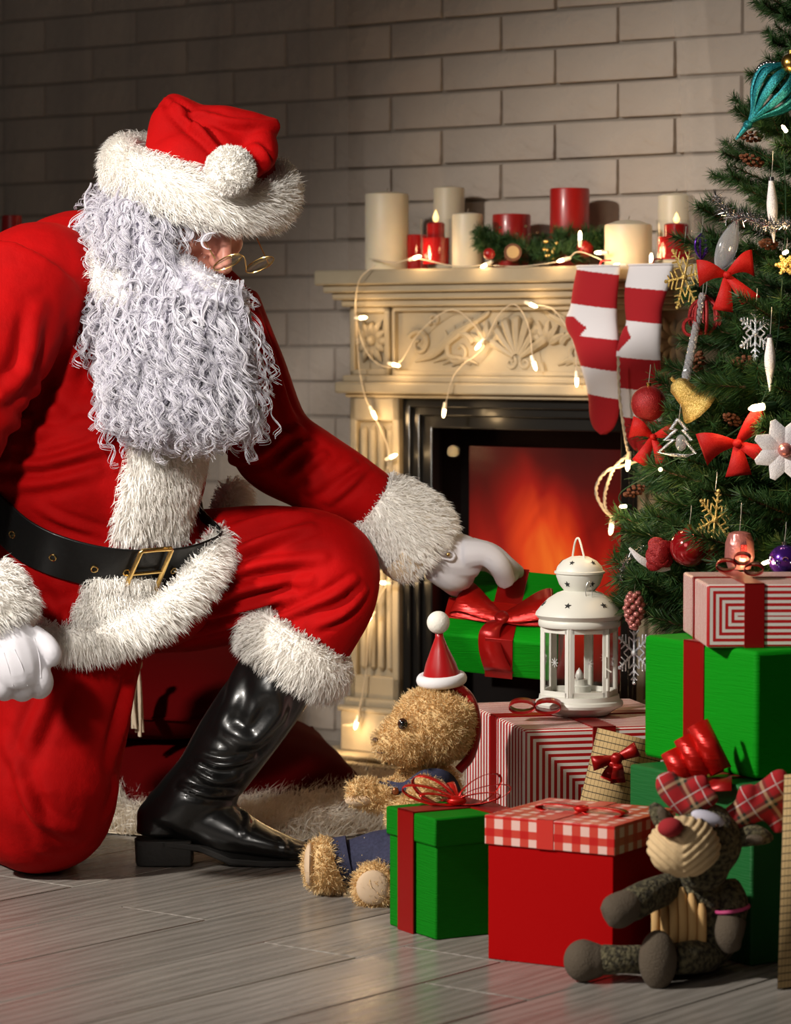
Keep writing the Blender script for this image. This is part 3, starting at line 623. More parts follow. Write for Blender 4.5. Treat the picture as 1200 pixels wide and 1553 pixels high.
# ---- red box with gingham lid
def gingham():
    m, nt, b = nodes('red_gingham'); u, v = uv_of(nt); p = .0285
    fu = math_n(nt, 'LESS_THAN', math_n(nt, 'FRACT', math_n(nt, 'DIVIDE', math_n(nt, 'ADD', u, .012), p)), .5); fv = math_n(nt, 'LESS_THAN', math_n(nt, 'FRACT', math_n(nt, 'DIVIDE', math_n(nt, 'ADD', v, .002), .026)), .55)
    s = math_n(nt, 'MULTIPLY', math_n(nt, 'ADD', fu, fv), .5); cr = mk(nt, 'ShaderNodeValToRGB'); e = cr.color_ramp.elements; cr.color_ramp.interpolation = 'CONSTANT'
    e[0].color = (.50, .012, .010, 1); e[1].color = (.78, .50, .44, 1); e[1].position = .8; x = e.new(.4); x.color = (.58, .055, .035, 1)
    nt.links.new(s, cr.inputs[0]); nt.links.new(cr.outputs[0], b.inputs['Base Color']); b.inputs['Roughness'].default_value = .3; return m
m_ging = gingham()
K = F(931, 1477); b2 = Box(K, R(31), .212, .20, .214); th = thing_box('gift_box', 'plain red gift box with a red and white gingham lid', b2)
mb = MB(); b2.shell(mb, .003, .209, .003, .197, 0, .18); th.part('box_body', mb, m_redcard, bevel=.0015)
mb = MB(); b2.shell(mb, -.001, .213, -.001, .201, .171, .214); lid = th.part('lid', mb, m_ging, bevel=.0012)
mb = MB(); b2.band_l(mb, .098, .126, .0010, z0=.171, b0=-.001, b1=.201, z1=.2142); th.part('ribbon', mb, mat('flat_red_ribbon', (.56, .03, .02), .35), bevel=.0004)
c = b2.p(.10, .09, .2145); d = unit(b2.dl)
for s in (-1, 1):
    t = np.linspace(0, 2 * math.pi, 18); pts = [c + d * s * .036 * (1 - math.cos(x)) + Z * (.004 + .006 * math.sin(x) * (1 if s > 0 else 1)) for x in t]; mb = MB(); mb.strip(pts, unit(np.cross(d, Z)), .026 * (.5 + .5 * np.sin(t / 2))); th.part('bow_loop', mb, m_satin_hi, solid=.0008, sharp=0)
mb = MB(); mb.ell(c + Z * .006, (.012, .012, .006)); th.part('bow_knot', mb, m_satin_hi)
# ---- large striped box under the lantern
K = P(795, 1107, 5.10); HS = K[2]; b3 = Box(K, R(77), .40, .31, HS); th = thing_box('gift_box', 'large red and white striped gift box with the white lantern on top', b3)
ms = [stripe_mat('fine_stripe_paper', .0190), stripe_mat('mitred_stripe_paper', .0104, (.31, HS)), stripe_mat('top_stripe_paper', .0150)]
mb = MB(); b3.shell(mb, 0, .40, 0, .31, 0, HS, (0, 1, 2)); th.part('wrapped_body', mb, ms, bevel=.006, bseg=3)
m_drib = mat('dark_red_ribbon', (.28, .004, .004), .34, .3, aniso=.5)
mb = MB(); b3.band_l(mb, .175, .212, .0022); th.part('ribbon', mb, m_drib, bevel=.0006); mb = MB(); b3.band_r(mb, .118, .158, .0026); th.part('ribbon', mb, m_drib, bevel=.0006)
c = b3.p(.20, .02, HS + .004); mb = MB(); t = np.linspace(0, 2 * math.pi, 18)
for s in (-1, 1):
    pts = [P(812, 1076, 5.22) + np.array([s * .022 * (1 - math.cos(x)), 0, .006 + .010 * math.sin(x)]) for x in t]; mb = MB(); mb.strip(pts, np.array([.1, .9, .2]), .028); th.part('bow_loop', mb, m_drib, solid=.0008, sharp=0)
# ---- stack at right: dark green box, bright green box, striped box
K = F(1128, 1468); b4 = Box((K[0] + .012, K[1] + .01), R(58), .30, .27, .262); th = thing_box('gift_box', 'dark green gift box behind the reindeer toy, lowest of the stack', b4)
mb = MB(); b4.shell(mb, 0, .30, 0, .27, 0, .262); th.part('wrapped_body', mb, m_green_d, bevel=.004)
mb = MB(); b4.band_l(mb, .09, .15, .002); th.part('ribbon', mb, m_satin, bevel=.0006)
cb = b4.p(.105, -.016, .255)         # big glossy pulled bow leaning on the box above
for k, (dx, hh, ln) in enumerate(((-.042, .050, .052), (-.012, .068, .060), (.022, .092, .066))):
    axis = unit([.42, -.25, -.87]); fl = np.array([.9, .1, .43]); fl = unit(fl - axis * (fl @ axis)); nr_ = np.cross(axis, fl); cc = P(1030 + k * 23, 1162 - k * 14, 4.555 - .01 * k); mb = MB(); t = np.linspace(-.3, 2 * math.pi * .82, 20)
    pts = [cc + fl * .014 * math.cos(x) * 1.2 + nr_ * .016 * math.sin(x) for x in t]; mb.strip(pts, axis, ln + .006 * k); th.part('bow_loop', mb, m_satin_hi, solid=.0009, sharp=0)
mb = MB(); mb.strip([P(1012, 1172, 4.60), P(1040, 1186, 4.57), P(1075, 1190, 4.52), P(1110, 1188, 4.50)], np.array([.1, .8, .5]), .035); th.part('bow_tail', mb, m_satin, solid=.0009)
K = P(1147, 988, 4.54); ZG = .264; HG = K[2] - ZG; b5 = Box(K, R(61), .297, .28, HG, ZG); th = thing_box('gift_box', 'bright green gift box with red ribbon, middle of the stack beside the tree', b5)
mb = MB(); b5.shell(mb, 0, .297, 0, .28, 0, HG); th.part('wrapped_body', mb, m_green_b, bevel=.007, bseg=3)
mb = MB(); b5.band_l(mb, .132, .186, .0022); th.part('ribbon', mb, m_satin, bevel=.0006)
K = P(1072, 982, 4.588); ZS = ZG + HG + .0005; b6 = Box(K, R(87.5), .26, .262, .094, ZS); th = thing_box('gift_box', 'red and white striped gift box with red ribbon, top of the stack', b6)
ms = [stripe_mat('fine_stripe_paper_b', .016), stripe_mat('mitred_stripe_paper_b', .0092, (.262, .094), red=(.50, .012, .012)), stripe_mat('top_stripe_paper_b', .0072)]
mb = MB(); b6.shell(mb, 0, .26, 0, .262, 0, .094, (0, 1, 2)); th.part('wrapped_body', mb, ms, bevel=.004, bseg=3)
mb = MB(); b6.band_l(mb, .128, .140, .0018); th.part('ribbon', mb, m_drib, bevel=.0005); mb = MB(); b6.band_r(mb, .056, .086, .0022); th.part('ribbon', mb, m_drib, bevel=.0005)
c = b6.p(.10, .074, .097); t = np.linspace(0, 2 * math.pi, 18)
for k, (dx, dz, L) in enumerate(((-.030, .012, .030), (.012, .006, .030), (-.006, .022, .026))):
    pts = [c + np.array([dx + L * .5 * math.cos(x), .0, dz + .007 + .008 * math.sin(x)]) for x in t]; mb = MB(); mb.strip(pts, np.array([.15, .97, .1]), .032); th.part('bow_loop', mb, m_drib, solid=.0008, sharp=0)
# ---- gift held by the gloved hand
cG = P(768, 944, 5.56); Rg = rotz(R(-9)) @ roty(R(5)) @ rotx(R(33)); gw, gd, gh = .205, .205, .085
ax, ay, az = Rg[:, 0], Rg[:, 1], Rg[:, 2]; th = Thing('gift_box', 'green gift box with wide red satin bow held by the white glove', 'gift box', cG - az * gh * .5)
held = th; HG_top = cG + az * gh / 2 
mb = MB(); mb.box(cG, (gw, gd, gh), Rg); th.part('wrapped_body', mb, m_green_b, bevel=.005, bseg=3)
mb = MB(); mb.box(cG + ax * .002, (.050, gd + .004, gh + .004), Rg); th.part('ribbon', mb, m_satin, bevel=.001)
mb = MB(); mb.box(cG + ay * -.028, (gw + .004, .058, gh + .0045), Rg); th.part('ribbon', mb, m_satin_hi, bevel=.001)
kc = cG + az * (gh / 2 + .010) - ay * .058
for s in (-1, 1):
    t = np.linspace(0, 2 * math.pi, 22); dr_ = unit(ax * s + ay * .22); pts = [kc + dr_ * .045 * (1 - math.cos(x)) + ay * .014 * (1 - math.cos(x)) + az * (.004 + .011 * math.sin(x) * (.5 - .5 * math.cos(x)) + .0022 * math.cos(3 * x)) for x in t]
    mb = MB(); mb.strip(pts, unit(ay + az * .12 - ax * s * .2),   .088 * (.20 + .80 * (.5 - .5 * np.cos(t)) ** .8)); th.part('bow_loop', mb, m_satin_hi, solid=.0009, sharp=0)
mb = MB(); tl = [kc, kc - ay * .022 + az * .006 - ax * .010, kc - ay * .040 - az * .004 - ax * .016, kc - ay * .052 - az * .035 - ax * .010, kc - ay * .055 - az * .075 + ax * .004]; tl = catmull(tl, 16); mb.strip(tl, ax, np.linspace(.022, .052, 16)); th.part('bow_tail', mb, m_satin, solid=.0009, sharp=0)
mb = MB(); mb.ell(kc + az * .004, (.013, .016, .010), Rg); th.part('bow_knot', mb, m_satin)
# ---- kraft gift bags with a printed check
def check_mat(name, c1, c2):
    m, nt, b = nodes(name); u, v = uv_of(nt)
    lu = math_n(nt, 'LESS_THAN', math_n(nt, 'FRACT', math_n(nt, 'DIVIDE', u, .0062)), .10); lv = math_n(nt, 'LESS_THAN', math_n(nt, 'FRACT', math_n(nt, 'DIVIDE', v, .0105)), .13); l = math_n(nt, 'MAXIMUM', math_n(nt, 'MULTIPLY', lu, .75), lv)
    nt.links.new(mix_c(nt, l, c1, c2), b.inputs['Base Color']); b.inputs['Roughness'].default_value = .8; return m
m_check = check_mat('checked_kraft', (.50, .34, .15), (.03, .018, .010))
def gift_bag(label, base, right, up, out, w, h, d, bowpos=None):
    th = Thing('gift_bag', label, 'gift bag', base); right, up, out = map(unit, (right, up, out)); mb = MB()
    q = lambda x, y, z: base + right * x + up * y + out * z; n = 6
    v = [q(-w / 2, 0, d / 2), q(w / 2, 0, d / 2), q(w / 2, 0, -d / 2), q(-w / 2, 0, -d / 2), q(-w / 2, h, d * .28), q(w / 2, h, d * .28), q(w / 2, h, -d * .28), q(-w / 2, h, -d * .28), q(w / 2 - .012, h * .55, 0), q(-w / 2 + .012, h * .55, 0), q(w / 2 - .022, h, 0), q(-w / 2 + .022, h, 0)]
    uf = [(0, 0), (w, 0), (w, h), (0, h)]; us = [(0, 0), (d / 2, 0), (d / 2, h), (0, h)]
    mb.add(v, [(0, 1, 5, 4), (2, 3, 7, 6), (1, 8, 10, 5), (8, 2, 6, 10), (1, 2, 8), (3, 9, 11, 7), (9, 0, 4, 11), (0, 9, 3), (3, 2, 1, 0)], [uf, uf, us, us, None, us, us, None, [(0, 0), (w, 0), (w, d), (0, d)]])
    th.part('paper_bag', mb, m_check, solid=.0008, sharp=20)
    if bowpos is not None: bow(th, bowpos, unit(right + up * .55), unit(up - right * .55), out, .040, .024, m_satin, 1, 2, 4, [unit(-up * .9 + right * .3), unit(-up - right * .15)])
    return th
upb = unit([.20, .08, .97]); rtb = unit([.97, -.10, -.20]); ob = np.cross(rtb, upb); ob = -ob if ob[1] > 0 else ob
bb = P(908, 1262, 4.93); bb[2] = .002; topb = P(953, 1122, 4.93)
upb = unit([.235, .10, .967]); rtb = unit(np.cross(np.array([0, 1, 0]), -upb)); rtb = unit([upb[2], 0, -upb[0]]); ob = unit(np.cross(rtb, upb)); ob = -ob if ob[1] > 0 else ob
hb = (P(960, 1116, 4.985)[2]) / upb[2]; tb = P(957, 1116, 4.985); bb = tb - upb * hb
gift_bag('tan checked paper gift bag with red bow leaning on the striped box', bb, rtb, upb, ob, .108, hb, .05, P(935, 1150, 4.935))
kb = F(1252, 1500); gift_bag('tan checked paper gift bag standing at the right edge beside the reindeer toy', np.array([kb[0] + .01, kb[1] + .06, .002]), unit([.86, .5, 0]), Z, unit([-.5, -.86, 0]) * 1., .13, .30, .09)
# ---- white metal lantern
m_white = mat('white_enamel', (.74, .73, .66), .42, bump=(300, .05, .0005)); m_hole = mat('lantern_inside', (.02, .02, .02), .8)
LC = np.array([(880 - 600) / FPX * 5.30, 5.30, HS + .0028]); th = Thing('lantern', 'white metal candle lantern with star cut-outs on the striped gift box', 'lantern', LC)
s = 5.30 / FPX
mb = MB(); mb.lathe([(0, 0), (44 * s, 0), (52 * s, 6 * s), (66 * s, 13 * s), (67.5 * s, 17 * s), (66 * s, 21 * s), (62 * s, 23 * s), (61 * s, 30 * s), (0, 30 * s)], LC, seg=48); th.part('base', mb, m_white)
zt = 134 * s; hx = 60 * s; n6 = 6; ph0 = R(-90 - 18)
cor = [LC + np.array([hx * math.cos(ph0 + k * math.pi / 3), hx * math.sin(ph0 + k * math.pi / 3), 0]) for k in range(6)]
for k in range(6):
    A_, B_ = cor[k], cor[(k + 1) % 6]; d = unit(B_ - A_); no = unit((A_ + B_) / 2 - LC) * np.array([1, 1, 0]); L = np.linalg.norm(B_ - A_); Rm = np.array([d, no, Z]).T; z0, z1 = 30 * s, zt; wf = 7.5 * s; mid = (A_ + B_) / 2
    mb = MB()
    for sg in (-1, 1): mb.box(mid + d * sg * (L / 2 - wf / 2 - .0006) + Z * (z0 + z1) / 2, (wf, 3.2 * s, z1 - z0), Rm)
    mb.box(mid + Z * (z1 - 4 * s), (L - wf, 3.2 * s, 8 * s), Rm); mb.box(mid + Z * (z0 + 4 * s), (L - wf, 3.2 * s, 8 * s), Rm)
    pn = th.part('panel_frame', mb, m_white, bevel=.0006)
    mb = MB(); mb.box(mid + Z * (z0 + z1) / 2, (L - 2 * wf, .0014, z1 - z0 - 14 * s), Rm); th.part('glass_pane', mb, m_pane, parent=pn, smooth=False)
    mb = MB()
    for q in range(4): a = q * math.pi / 4; mb.box(mid + no * .0012 + Z * (z0 + (z1 - z0) * .5), (.017, .0006, .0011), Rm @ roty(a))
    th.part('etched_star', mb, mat('etched_white', (.6, .6, .58), .8) if k == 0 else bpy.data.materials['etched_white'], parent=pn)
mb = MB(); kk = cor[1]; mb.tube([kk + Z * 40 * s, kk + Z * 125 * s], 3.2 * s, 8); mb.tube([kk + Z * 60 * s + np.array([-.003, -.004, 0]), kk + Z * 92 * s + np.array([-.003, -.004, 0])], 1.3 * s, 6); mb.tube([kk + Z * 74 * s + np.array([-.003, -.005, 0]), kk + Z * 69 * s + np.array([.006, -.007, 0])], 1.3 * s, 6); th.part('door_latch', mb, m_white)
prof = [(61 * s, zt), (62.5 * s, zt + 2 * s), (62.5 * s, zt + 9 * s), (61 * s, zt + 11 * s), (65 * s, zt + 15 * s), (67.5 * s, zt + 18 * s), (66 * s, zt + 22 * s), (58 * s, zt + 32 * s), (47 * s, zt + 43 * s), (34 * s, zt + 51 * s), (27 * s, zt + 53.5 * s), (24 * s, zt + 54.5 * s), (0, zt + 54.5 * s)]
mb = MB(); mb.lathe(prof, LC, seg=48); roof = th.part('roof', mb, m_white)
def star_on(pf, ang, zrel, r, parent):
    for i in range(len(pf) - 1):
        (r0, z0), (r1, z1) = pf[i], pf[i + 1]
        if min(z0, z1) <= zrel <= max(z0, z1) and abs(z1 - z0) > 1e-6:
            t = (zrel - z0) / (z1 - z0); rr = r0 + (r1 - r0) * t; rad = np.array([math.cos(ang), math.sin(ang), 0]); tan = np.array([-math.sin(ang), math.cos(ang), 0]); upt = unit(rad * (r1 - r0) + Z * (z1 - z0)); upt = upt if upt[2] > 0 else -upt
            nr_ = unit(np.cross(tan, upt)); nr_ = nr_ if nr_ @ rad > 0 else -nr_
            mb = MB(); mb.prism(star_poly(5, r, r * .42), LC + rad * rr + Z * zrel + nr_ * .0003, tan, upt, nr_, .0012); th.part('star_cutout', mb, m_hole, parent=parent, smooth=False); return
for k in range(6): star_on(prof, R(-90 - 22 + k * 60) + R(0), zt + 35 * s, 5.6 * s, roof)
zc = zt + 54 * s; prof2 = [(0, zc), (23 * s, zc), (31 * s, zc + 10 * s), (35.5 * s, zc + 22 * s), (36 * s, zc + 26 * s), (38.5 * s, zc + 27 * s), (38.5 * s, zc + 30 * s), (36 * s, zc + 31 * s), (34 * s, zc + 37 * s), (26 * s, zc + 46 * s), (14 * s, zc + 52 * s), (0, zc + 53.5 * s)]
mb = MB(); mb.lathe(prof2, LC, seg=40); cap = th.part('chimney_cap', mb, m_white)
for k in range(5): star_on(prof2, R(-90 + 33 + k * 72), zc + 12 * s, 5 * s, cap); star_on(prof2, R(-90 - 28 + k * 72), zc + 44 * s, 4.2 * s, cap)
hp = [LC + np.array([(x - 880) * s, y, (1083 - yy) * s]) for x, yy, y in ((893, 880, -.034), (890, 862, -.026), (881, 822, -.004), (877, 815, 0), (873, 822, .004), (870, 850, .022), (872, 868, .028))]
mb = MB(); mb.tube(hp, 1.6 * s, 8, 36); th.part('handle', mb, m_white)
mb = MB(); ring = [LC + np.array([(892 - 880) * s + 5 * s * math.cos(a), -.041, (1083 - 893) * s + 14 * s * math.sin(a)]) for a in np.linspace(0, 2 * math.pi, 20)]; mb.tube(ring, .6 * s, 6); th.part('wire_ring', mb, mat('thin_wire', (.7, .7, .68), .3, .9))
# tea light inside
tl = LC + Z * (31 * s); t2 = Thing('tea_light', 'small white electric tea light standing inside the lantern', 'candle', tl)
mb = MB(); mb.lathe([(0, 0), (17 * s, 0), (17.5 * s, 2 * s), (17.5 * s, 12 * s), (16 * s, 13 * s), (13 * s, 13 * s), (12.5 * s, 22 * s), (0, 22 * s)], tl, seg=28); t2.part('cup', mb, m_white)
mb = MB(); mb.lathe([(0, 21 * s), (5 * s, 22 * s), (6.5 * s, 27 * s), (4.5 * s, 34 * s), (0, 40 * s)], tl, seg=16); t2.part('flame_bulb', mb, mat('bulb_plastic', (.75, .73, .68), .3))
# ================================================================ KNEELING MAN IN RED SUIT
m_vel = mat('red_velvet', (.34, .0005, .0008), .8, sheen=.12, sheen_tint=(1, .06, .03), spec=.10, var=(16, (.26, .0004, .0006), .22), bump=[(700, .35, .0012), (55, .25, .006)])
m_fur = island_mat('white_fur', (.84, .81, .76), (.97, .95, .92), .6, .25, transl=.3); m_furbase = mat('fur_backing', (.85, .82, .77), .9)
m_leather = mat('black_leather', (.004, .004, .004), .42, spec=.3, coat=.1, bump=[(160, .12, .002), (18, .25, .01)])
m_boot = mat('boot_leather', (.007, .007, .007), .30, coat=.35, bump=[(220, .10, .001)]); m_sole = mat('boot_rubber', (.018, .016, .014), .6, bump=(120, .3, .002))
m_gold = mat('brass', (.72, .48, .17), .22, 1.); m_skin = mat('skin', (.66, .30, .22), .45, var=(30, (.58, .22, .16), .2), bump=(140, .15, .001))
m_glove = mat('white_glove_cotton', (.64, .62, .66), .75, bump=(600, .1, .0005)); m_hair = island_mat('white_synthetic_hair', (.80, .78, .86), (.97, .96, .99), .28, .8, transl=.45)
man = Thing('person', 'man kneeling in red velvet suit and hat with long curly white beard', 'person', np.array([-.40, 5.34, 0]))
def TP(pts): return [P(a, b, Y) for a, b, Y, *_ in pts], [M(q[3], q[2]) for q in pts]
def tpx(mb, pts, n=24, seg=20, aspect=1., up=None):
    c, r = TP(pts); return mb.tube(c, r, seg, n, aspect, up)
FRT = unit([.60, -.80, 0]); LAT = unit([.80, .60, 0]); RB = np.array([LAT, -FRT, [0, 0, 1]]).T      # torso axes
# ---- body under the clothes: head, neck, trunk in one skin
hc = P(298, 318, 5.30); hf = unit([.50, -.62, -.62]); hu = unit([.30, -.36, .90]); hu = unit(hu - hf * (hu @ hf)); hr = np.cross(hf, hu); RH = np.array([hr, hf, hu]).T
H = lambda x, y, z: hc + hr * x + hf * y + hu * z
mb = MB(); mb.ell(hc, (.076, .096, .108), RH, 24, 16); mb.ell(H(0, .030, -.060), (.058, .062, .062), RH); mb.ell(H(0, .060, -.092), (.030, .028, .026), RH)
for s_ in (-1, 1):
    mb.ell(H(s_ * .040, .066, -.022), (.026, .022, .024), RH); mb.ell(H(s_ * .034, .082, .030), (.026, .014, .010), RH); mb.ell(H(s_ * .033, .080, .012), (.0145, .0135, .0135), RH); mb.ell(H(s_ * .078, -.008, -.008), (.010, .020, .032), RH)
    mb.ell(H(s_ * .011, .108, -.030), (.010, .012, .010), RH)
mb.tube([H(0, .090, .026), H(0, .106, -.004), H(0, .124, -.026)], [.010, .012, .0135], 12, 8); mb.ell(H(0, .122, -.029), (.0165, .0155, .0145), RH)
mb.ell(H(0, .088, -.062), (.024, .012, .008), RH); mb.tube([H(0, -.01, -.07), P(235, 420, 5.38)], [.056, .065], 14, 6); mb.ell(P(170, 520, 5.38), (.16, .11, .17), RB); mb.ell(P(150, 760, 5.37), (.15, .12, .18), RB)
man.part('body', remesh(mb, .0042, 3), m_skin, sharp=0)
# ---- coat
mb = MB()
mb.ell(P(135, 520, 5.40), (.225, .165, .235), RB, 24, 16); mb.ell(P(138, 705, 5.36), (.205, .19, .20), RB, 24, 16); mb.ell(P(140, 850, 5.38), (.215, .19, .14), RB, 24, 16)
mb.ell(P(150, 930, 5.36), (.20, .185, .075), RB, 24, 12); mb.ell(P(255, 850, 5.44), (.10, .12, .11), RB)
mb.ell(P(60, 425, 5.26), (.115, .12, .10), None); mb.ell(P(140, 395, 5.40), (.15, .10, .07), RB); mb.ell(P(300, 470, 5.50), (.10, .09, .09), None)
tpx(mb, [(320, 470, 5.50, 78), (375, 585, 5.50, 74), (412, 668, 5.49, 71), (470, 708, 5.47, 66), (530, 740, 5.46, 56), (575, 763, 5.46, 46)], 36)
tpx(mb, [(45, 430, 5.22, 100), (-30, 560, 5.12, 92), (-95, 700, 5.06, 84), (-110, 770, 5.03, 78), (-70, 850, 4.99, 62), (-25, 905, 4.98, 52)], 36)
coat_me = remesh(mb, .0058, 16, .6); cb_ = bvh_of(coat_me)

def coat_noise(v): return snoise(v * np.array([1, 1, .6]), 17, 11) * .0045 + snoise(v, 42, 12) * .0014
folds(coat_me, cb_, [
    ([(0, 700), (60, 705), (120, 690), (165, 675)], .010, .011), ([(0, 735), (70, 730), (140, 715)], .012, .006), ([(10, 640), (60, 655), (130, 640)], .012, .006), ([(0, 600), (30, 640), (20, 690)], .010, .010), ([(40, 560), (80, 625), (160, 650)], .012, .005),
    ([(120, 470), (105, 560), (70, 650)], .018, .007), ([(60, 470), (40, 560), (5, 600)], .016, .008),
    ([(350, 700), (400, 690), (455, 650)], .010, .012), ([(365, 720), (420, 705), (470, 672)], .009, .012), ([(385, 740), (440, 728), (490, 690)], .009, .009), ([(410, 755), (470, 742), (540, 700)], .009, .007), ([(500, 760), (530, 735), (560, 705)], .008, .006), ([(395, 480), (420, 560), (450, 640)], .012, .008), ([(385, 560), (400, 630), (440, 680)], .011, .009),
    ([(60, 770), (110, 795), (170, 815)], .008, .004), ([(40, 880), (60, 930), (60, 970)], .012, .007), ([(90, 890), (100, 940), (95, 980)], .010, .005), ([(270, 640), (300, 690), (312, 745)], .010, .007)], coat_noise)
coat = man.part('coat', coat_me, m_vel, sharp=0); cb_ = bvh_of(coat_me)   # mesh now local
LOC = man.loc
def chit(px, py):
    d = Vector(ray(px, py)).normalized(); r = cb_.ray_cast(Vector(CAMP - LOC), d)
    if r[0] is None: return None, None
    nn = r[1] if r[1].dot(d) < 0 else -r[1]
    return np.array(r[0]) + LOC, np.array(nn)
# ---- trousers
mb = MB()
tpx(mb, [(150, 880, 5.42, 110), (290, 880, 5.44, 108), (420, 862, 5.42, 98), (490, 862, 5.39, 84), (500, 895, 5.37, 76), (475, 950, 5.37, 72), (448, 990, 5.37, 70)], 40, 24)
tpx(mb, [(115, 900, 5.38, 118), (95, 1030, 5.30, 112), (82, 1150, 5.25, 104), (78, 1222, 5.24, 99), (40, 1240, 5.42, 88), (-30, 1225, 5.66, 72), (-90, 1205, 5.86, 62)], 40, 24)
mb.ell(P(85, 1235, 5.25), (.10, .10, .098)); mb.ell(P(60, 1262, 5.25), (.095, .10, .072)); mb.ell(P(150, 900, 5.44), (.17, .16, .13), RB)
tr_me = remesh(mb, .0060, 14, .6); tb_ = bvh_of(tr_me)
folds(tr_me, tb_, [
    ([(330, 850), (400, 820), (470, 800)], .010, .009), ([(320, 880), (400, 855), (490, 845)], .010, .008), ([(300, 920), (380, 890), (470, 880)], .009, .010), ([(300, 940), (370, 925), (440, 905)], .008, .009), ([(280, 965), (350, 945), (420, 935)], .009, .009), ([(350, 800), (410, 785), (470, 778)], .010, .007), ([(450, 925), (500, 905), (540, 880)], .008, .008), ([(480, 950), (520, 930), (555, 895)], .008, .008), ([(360, 960), (430, 935), (520, 905)], .008, .007),
    ([(200, 1020), (185, 1080), (170, 1160)], .012, .009), ([(192, 1120), (178, 1180), (165, 1240)], .010, .005), ([(20, 1180), (60, 1240), (120, 1270)], .012, .006), ([(5, 1120), (40, 1200), (70, 1290)], .012, .005), ([(100, 1010), (60, 1090), (30, 1160)], .014, .006)],
    lambda v: snoise(v * np.array([1, 1, .6]), 19, 21) * .004 + snoise(v, 45, 22) * .0013)
v_, nr_ = arrays(tr_me); v_[:, 2] = np.where(v_[:, 2] < .004, .004, v_[:, 2]); put(tr_me, v_)
trouser = man.part('trousers', tr_me, m_vel, sharp=0)
# ---- fur trims
def fur_tube(name, pts, n, count, length, lean_mode='along', aspect=1., seg=14, lean_amt=.5, seed=3, width=.0016, up=None, clump=.55):
    mb = MB(); c, r = TP(pts); mb.tube(c, r, seg, n, aspect, up); me = mb.mesh(name); p, q = sample(me, count, seed)
    ax_ = unit(np.array(c[-1]) - np.array(c[0])); lean = ax_ if lean_mode == 'along' else (-ax_ if lean_mode == 'back' else np.asarray(lean_mode, float))
    o = man.part(name, me, m_furbase, sharp=0); man.part('hair_pile', fur('pile', p, q, length, width, lean, lean_amt, .38, clump, .0015, seed), m_fur, parent=o, sharp=0, kind='stuff'); return o
# sleeve cuffs (lathe-like cylinders)
def fur_cyl(name, a, b, ra, rb, count, length, lean_amt=.55, seed=4, bulge=1.06, lining=True):
    a, b = np.asarray(a), np.asarray(b); t = np.linspace(0, 1, 11); prof = [a + (b - a) * x for x in t]; rr = [(ra + (rb - ra) * x) * (1 - .10 * abs(2 * x - 1) ** 3) * (1 + (bulge - 1) * math.sin(math.pi * x)) for x in t]
    mb = MB(); mb.tube(prof, rr, 28, 20); me = mb.mesh(name); v, nr = arrays(me); put(me, v + nr * (snoise(v, 40, seed) * .003)[:, None]); p, q = sample(me, count, seed); o = man.part(name, me, m_furbase, sharp=0)
    man.part('hair_pile', fur('pile', p, q, length, .0017, unit(b - a), lean_amt + .12, .26, .42, .0012, seed), m_fur, parent=o, sharp=0, kind='stuff'); return o
fur_cyl('sleeve_cuff', P(566, 758, 5.46), P(646, 828, 5.48), M(50, 5.46), M(60, 5.48), 9000, .026)
fur_cyl('sleeve_cuff', P(-38, 890, 4.98), P(8, 950, 4.97), M(62, 4.98), M(55, 4.97), 6000, .026, seed=6)
mb = MB(); q0, q1 = P(630, 850, 5.47), P(652, 840, 5.48)
mb.tube([P(612, 832, 5.47), P(628, 846, 5.47), P(640, 856, 5.47)], [M(48, 5.47), M(46, 5.47), M(38, 5.47)], 20, 8); man.part('cuff_lining', mb, mat('cream_lining', (.62, .48, .32), .9))
# trouser cuff above the boot
a = P(466, 972, 5.37); b = P(430, 1016, 5.37); sh = unit(P(300, 1215, 5.37) - P(470, 950, 5.37))
fur_cyl('trouser_cuff', P(463, 962, 5.37), P(431, 1012, 5.37), M(84, 5.37), M(84, 5.37), 9000, .028, seed=8, bulge=1.08)
# front placket strips, laid on the coat
def strip_on(name, rows, off, count, length, seed):
    G = []
    for (xl, xr, y) in rows:
        row = []
        for t in np.linspace(0, 1, 9):
            pt, nn = chit(xl + (xr - xl) * t, y + 10 * (t - .5) * 0)
            if pt is None: pt, nn = row[-1]
            row.append((pt, nn))
        G.append(row)
    n = len(G); k = 9; top = []; 
    for i, row in enumerate(G):
        for j, (pt, nn) in enumerate(row): e = math.sin(math.pi * (j + .35) / (k - .3)) ** .5; top.append(pt + nn * (off * e + .001))
    bot = [pt - nn * .004 for row in G for pt, nn in row]; nv = n * k; mb = MB(); f = []
    for i in range(n - 1):
        for j in range(k - 1): a_ = i * k + j; f += [(a_, a_ + k, a_ + k + 1, a_ + 1), (nv + a_, nv + a_ + 1, nv + a_ + k + 1, nv + a_ + k)]
    for i in range(n - 1): f += [(i * k, nv + i * k, nv + (i + 1) * k, (i + 1) * k), (i * k + k - 1, (i + 1) * k + k - 1, nv + (i + 1) * k + k - 1, nv + i * k + k - 1)]
    for j in range(k - 1): f += [(j, j + 1, nv + j + 1, nv + j), ((n - 1) * k + j, nv + (n - 1) * k + j, nv + (n - 1) * k + j + 1, (n - 1) * k + j + 1)]
    mb.add(top + bot, f); me = mb.mesh(name); bm = bmesh.new(); bm.from_mesh(me); bmesh.ops.recalc_face_normals(bm, faces=bm.faces); bm.to_mesh(me); bm.free()
    p, q = sample(me, count, seed, keep=lambda c, nn: (nn[:, 1] < .3) * 1.0 + .02); o = man.part(name, me, m_furbase, sharp=0)
    man.part('hair_pile', fur('pile', p, q, length, .0017, (-.12, -.1, -1), .74, .25, .42, .0012, seed), m_fur, parent=o, sharp=0, kind='stuff')
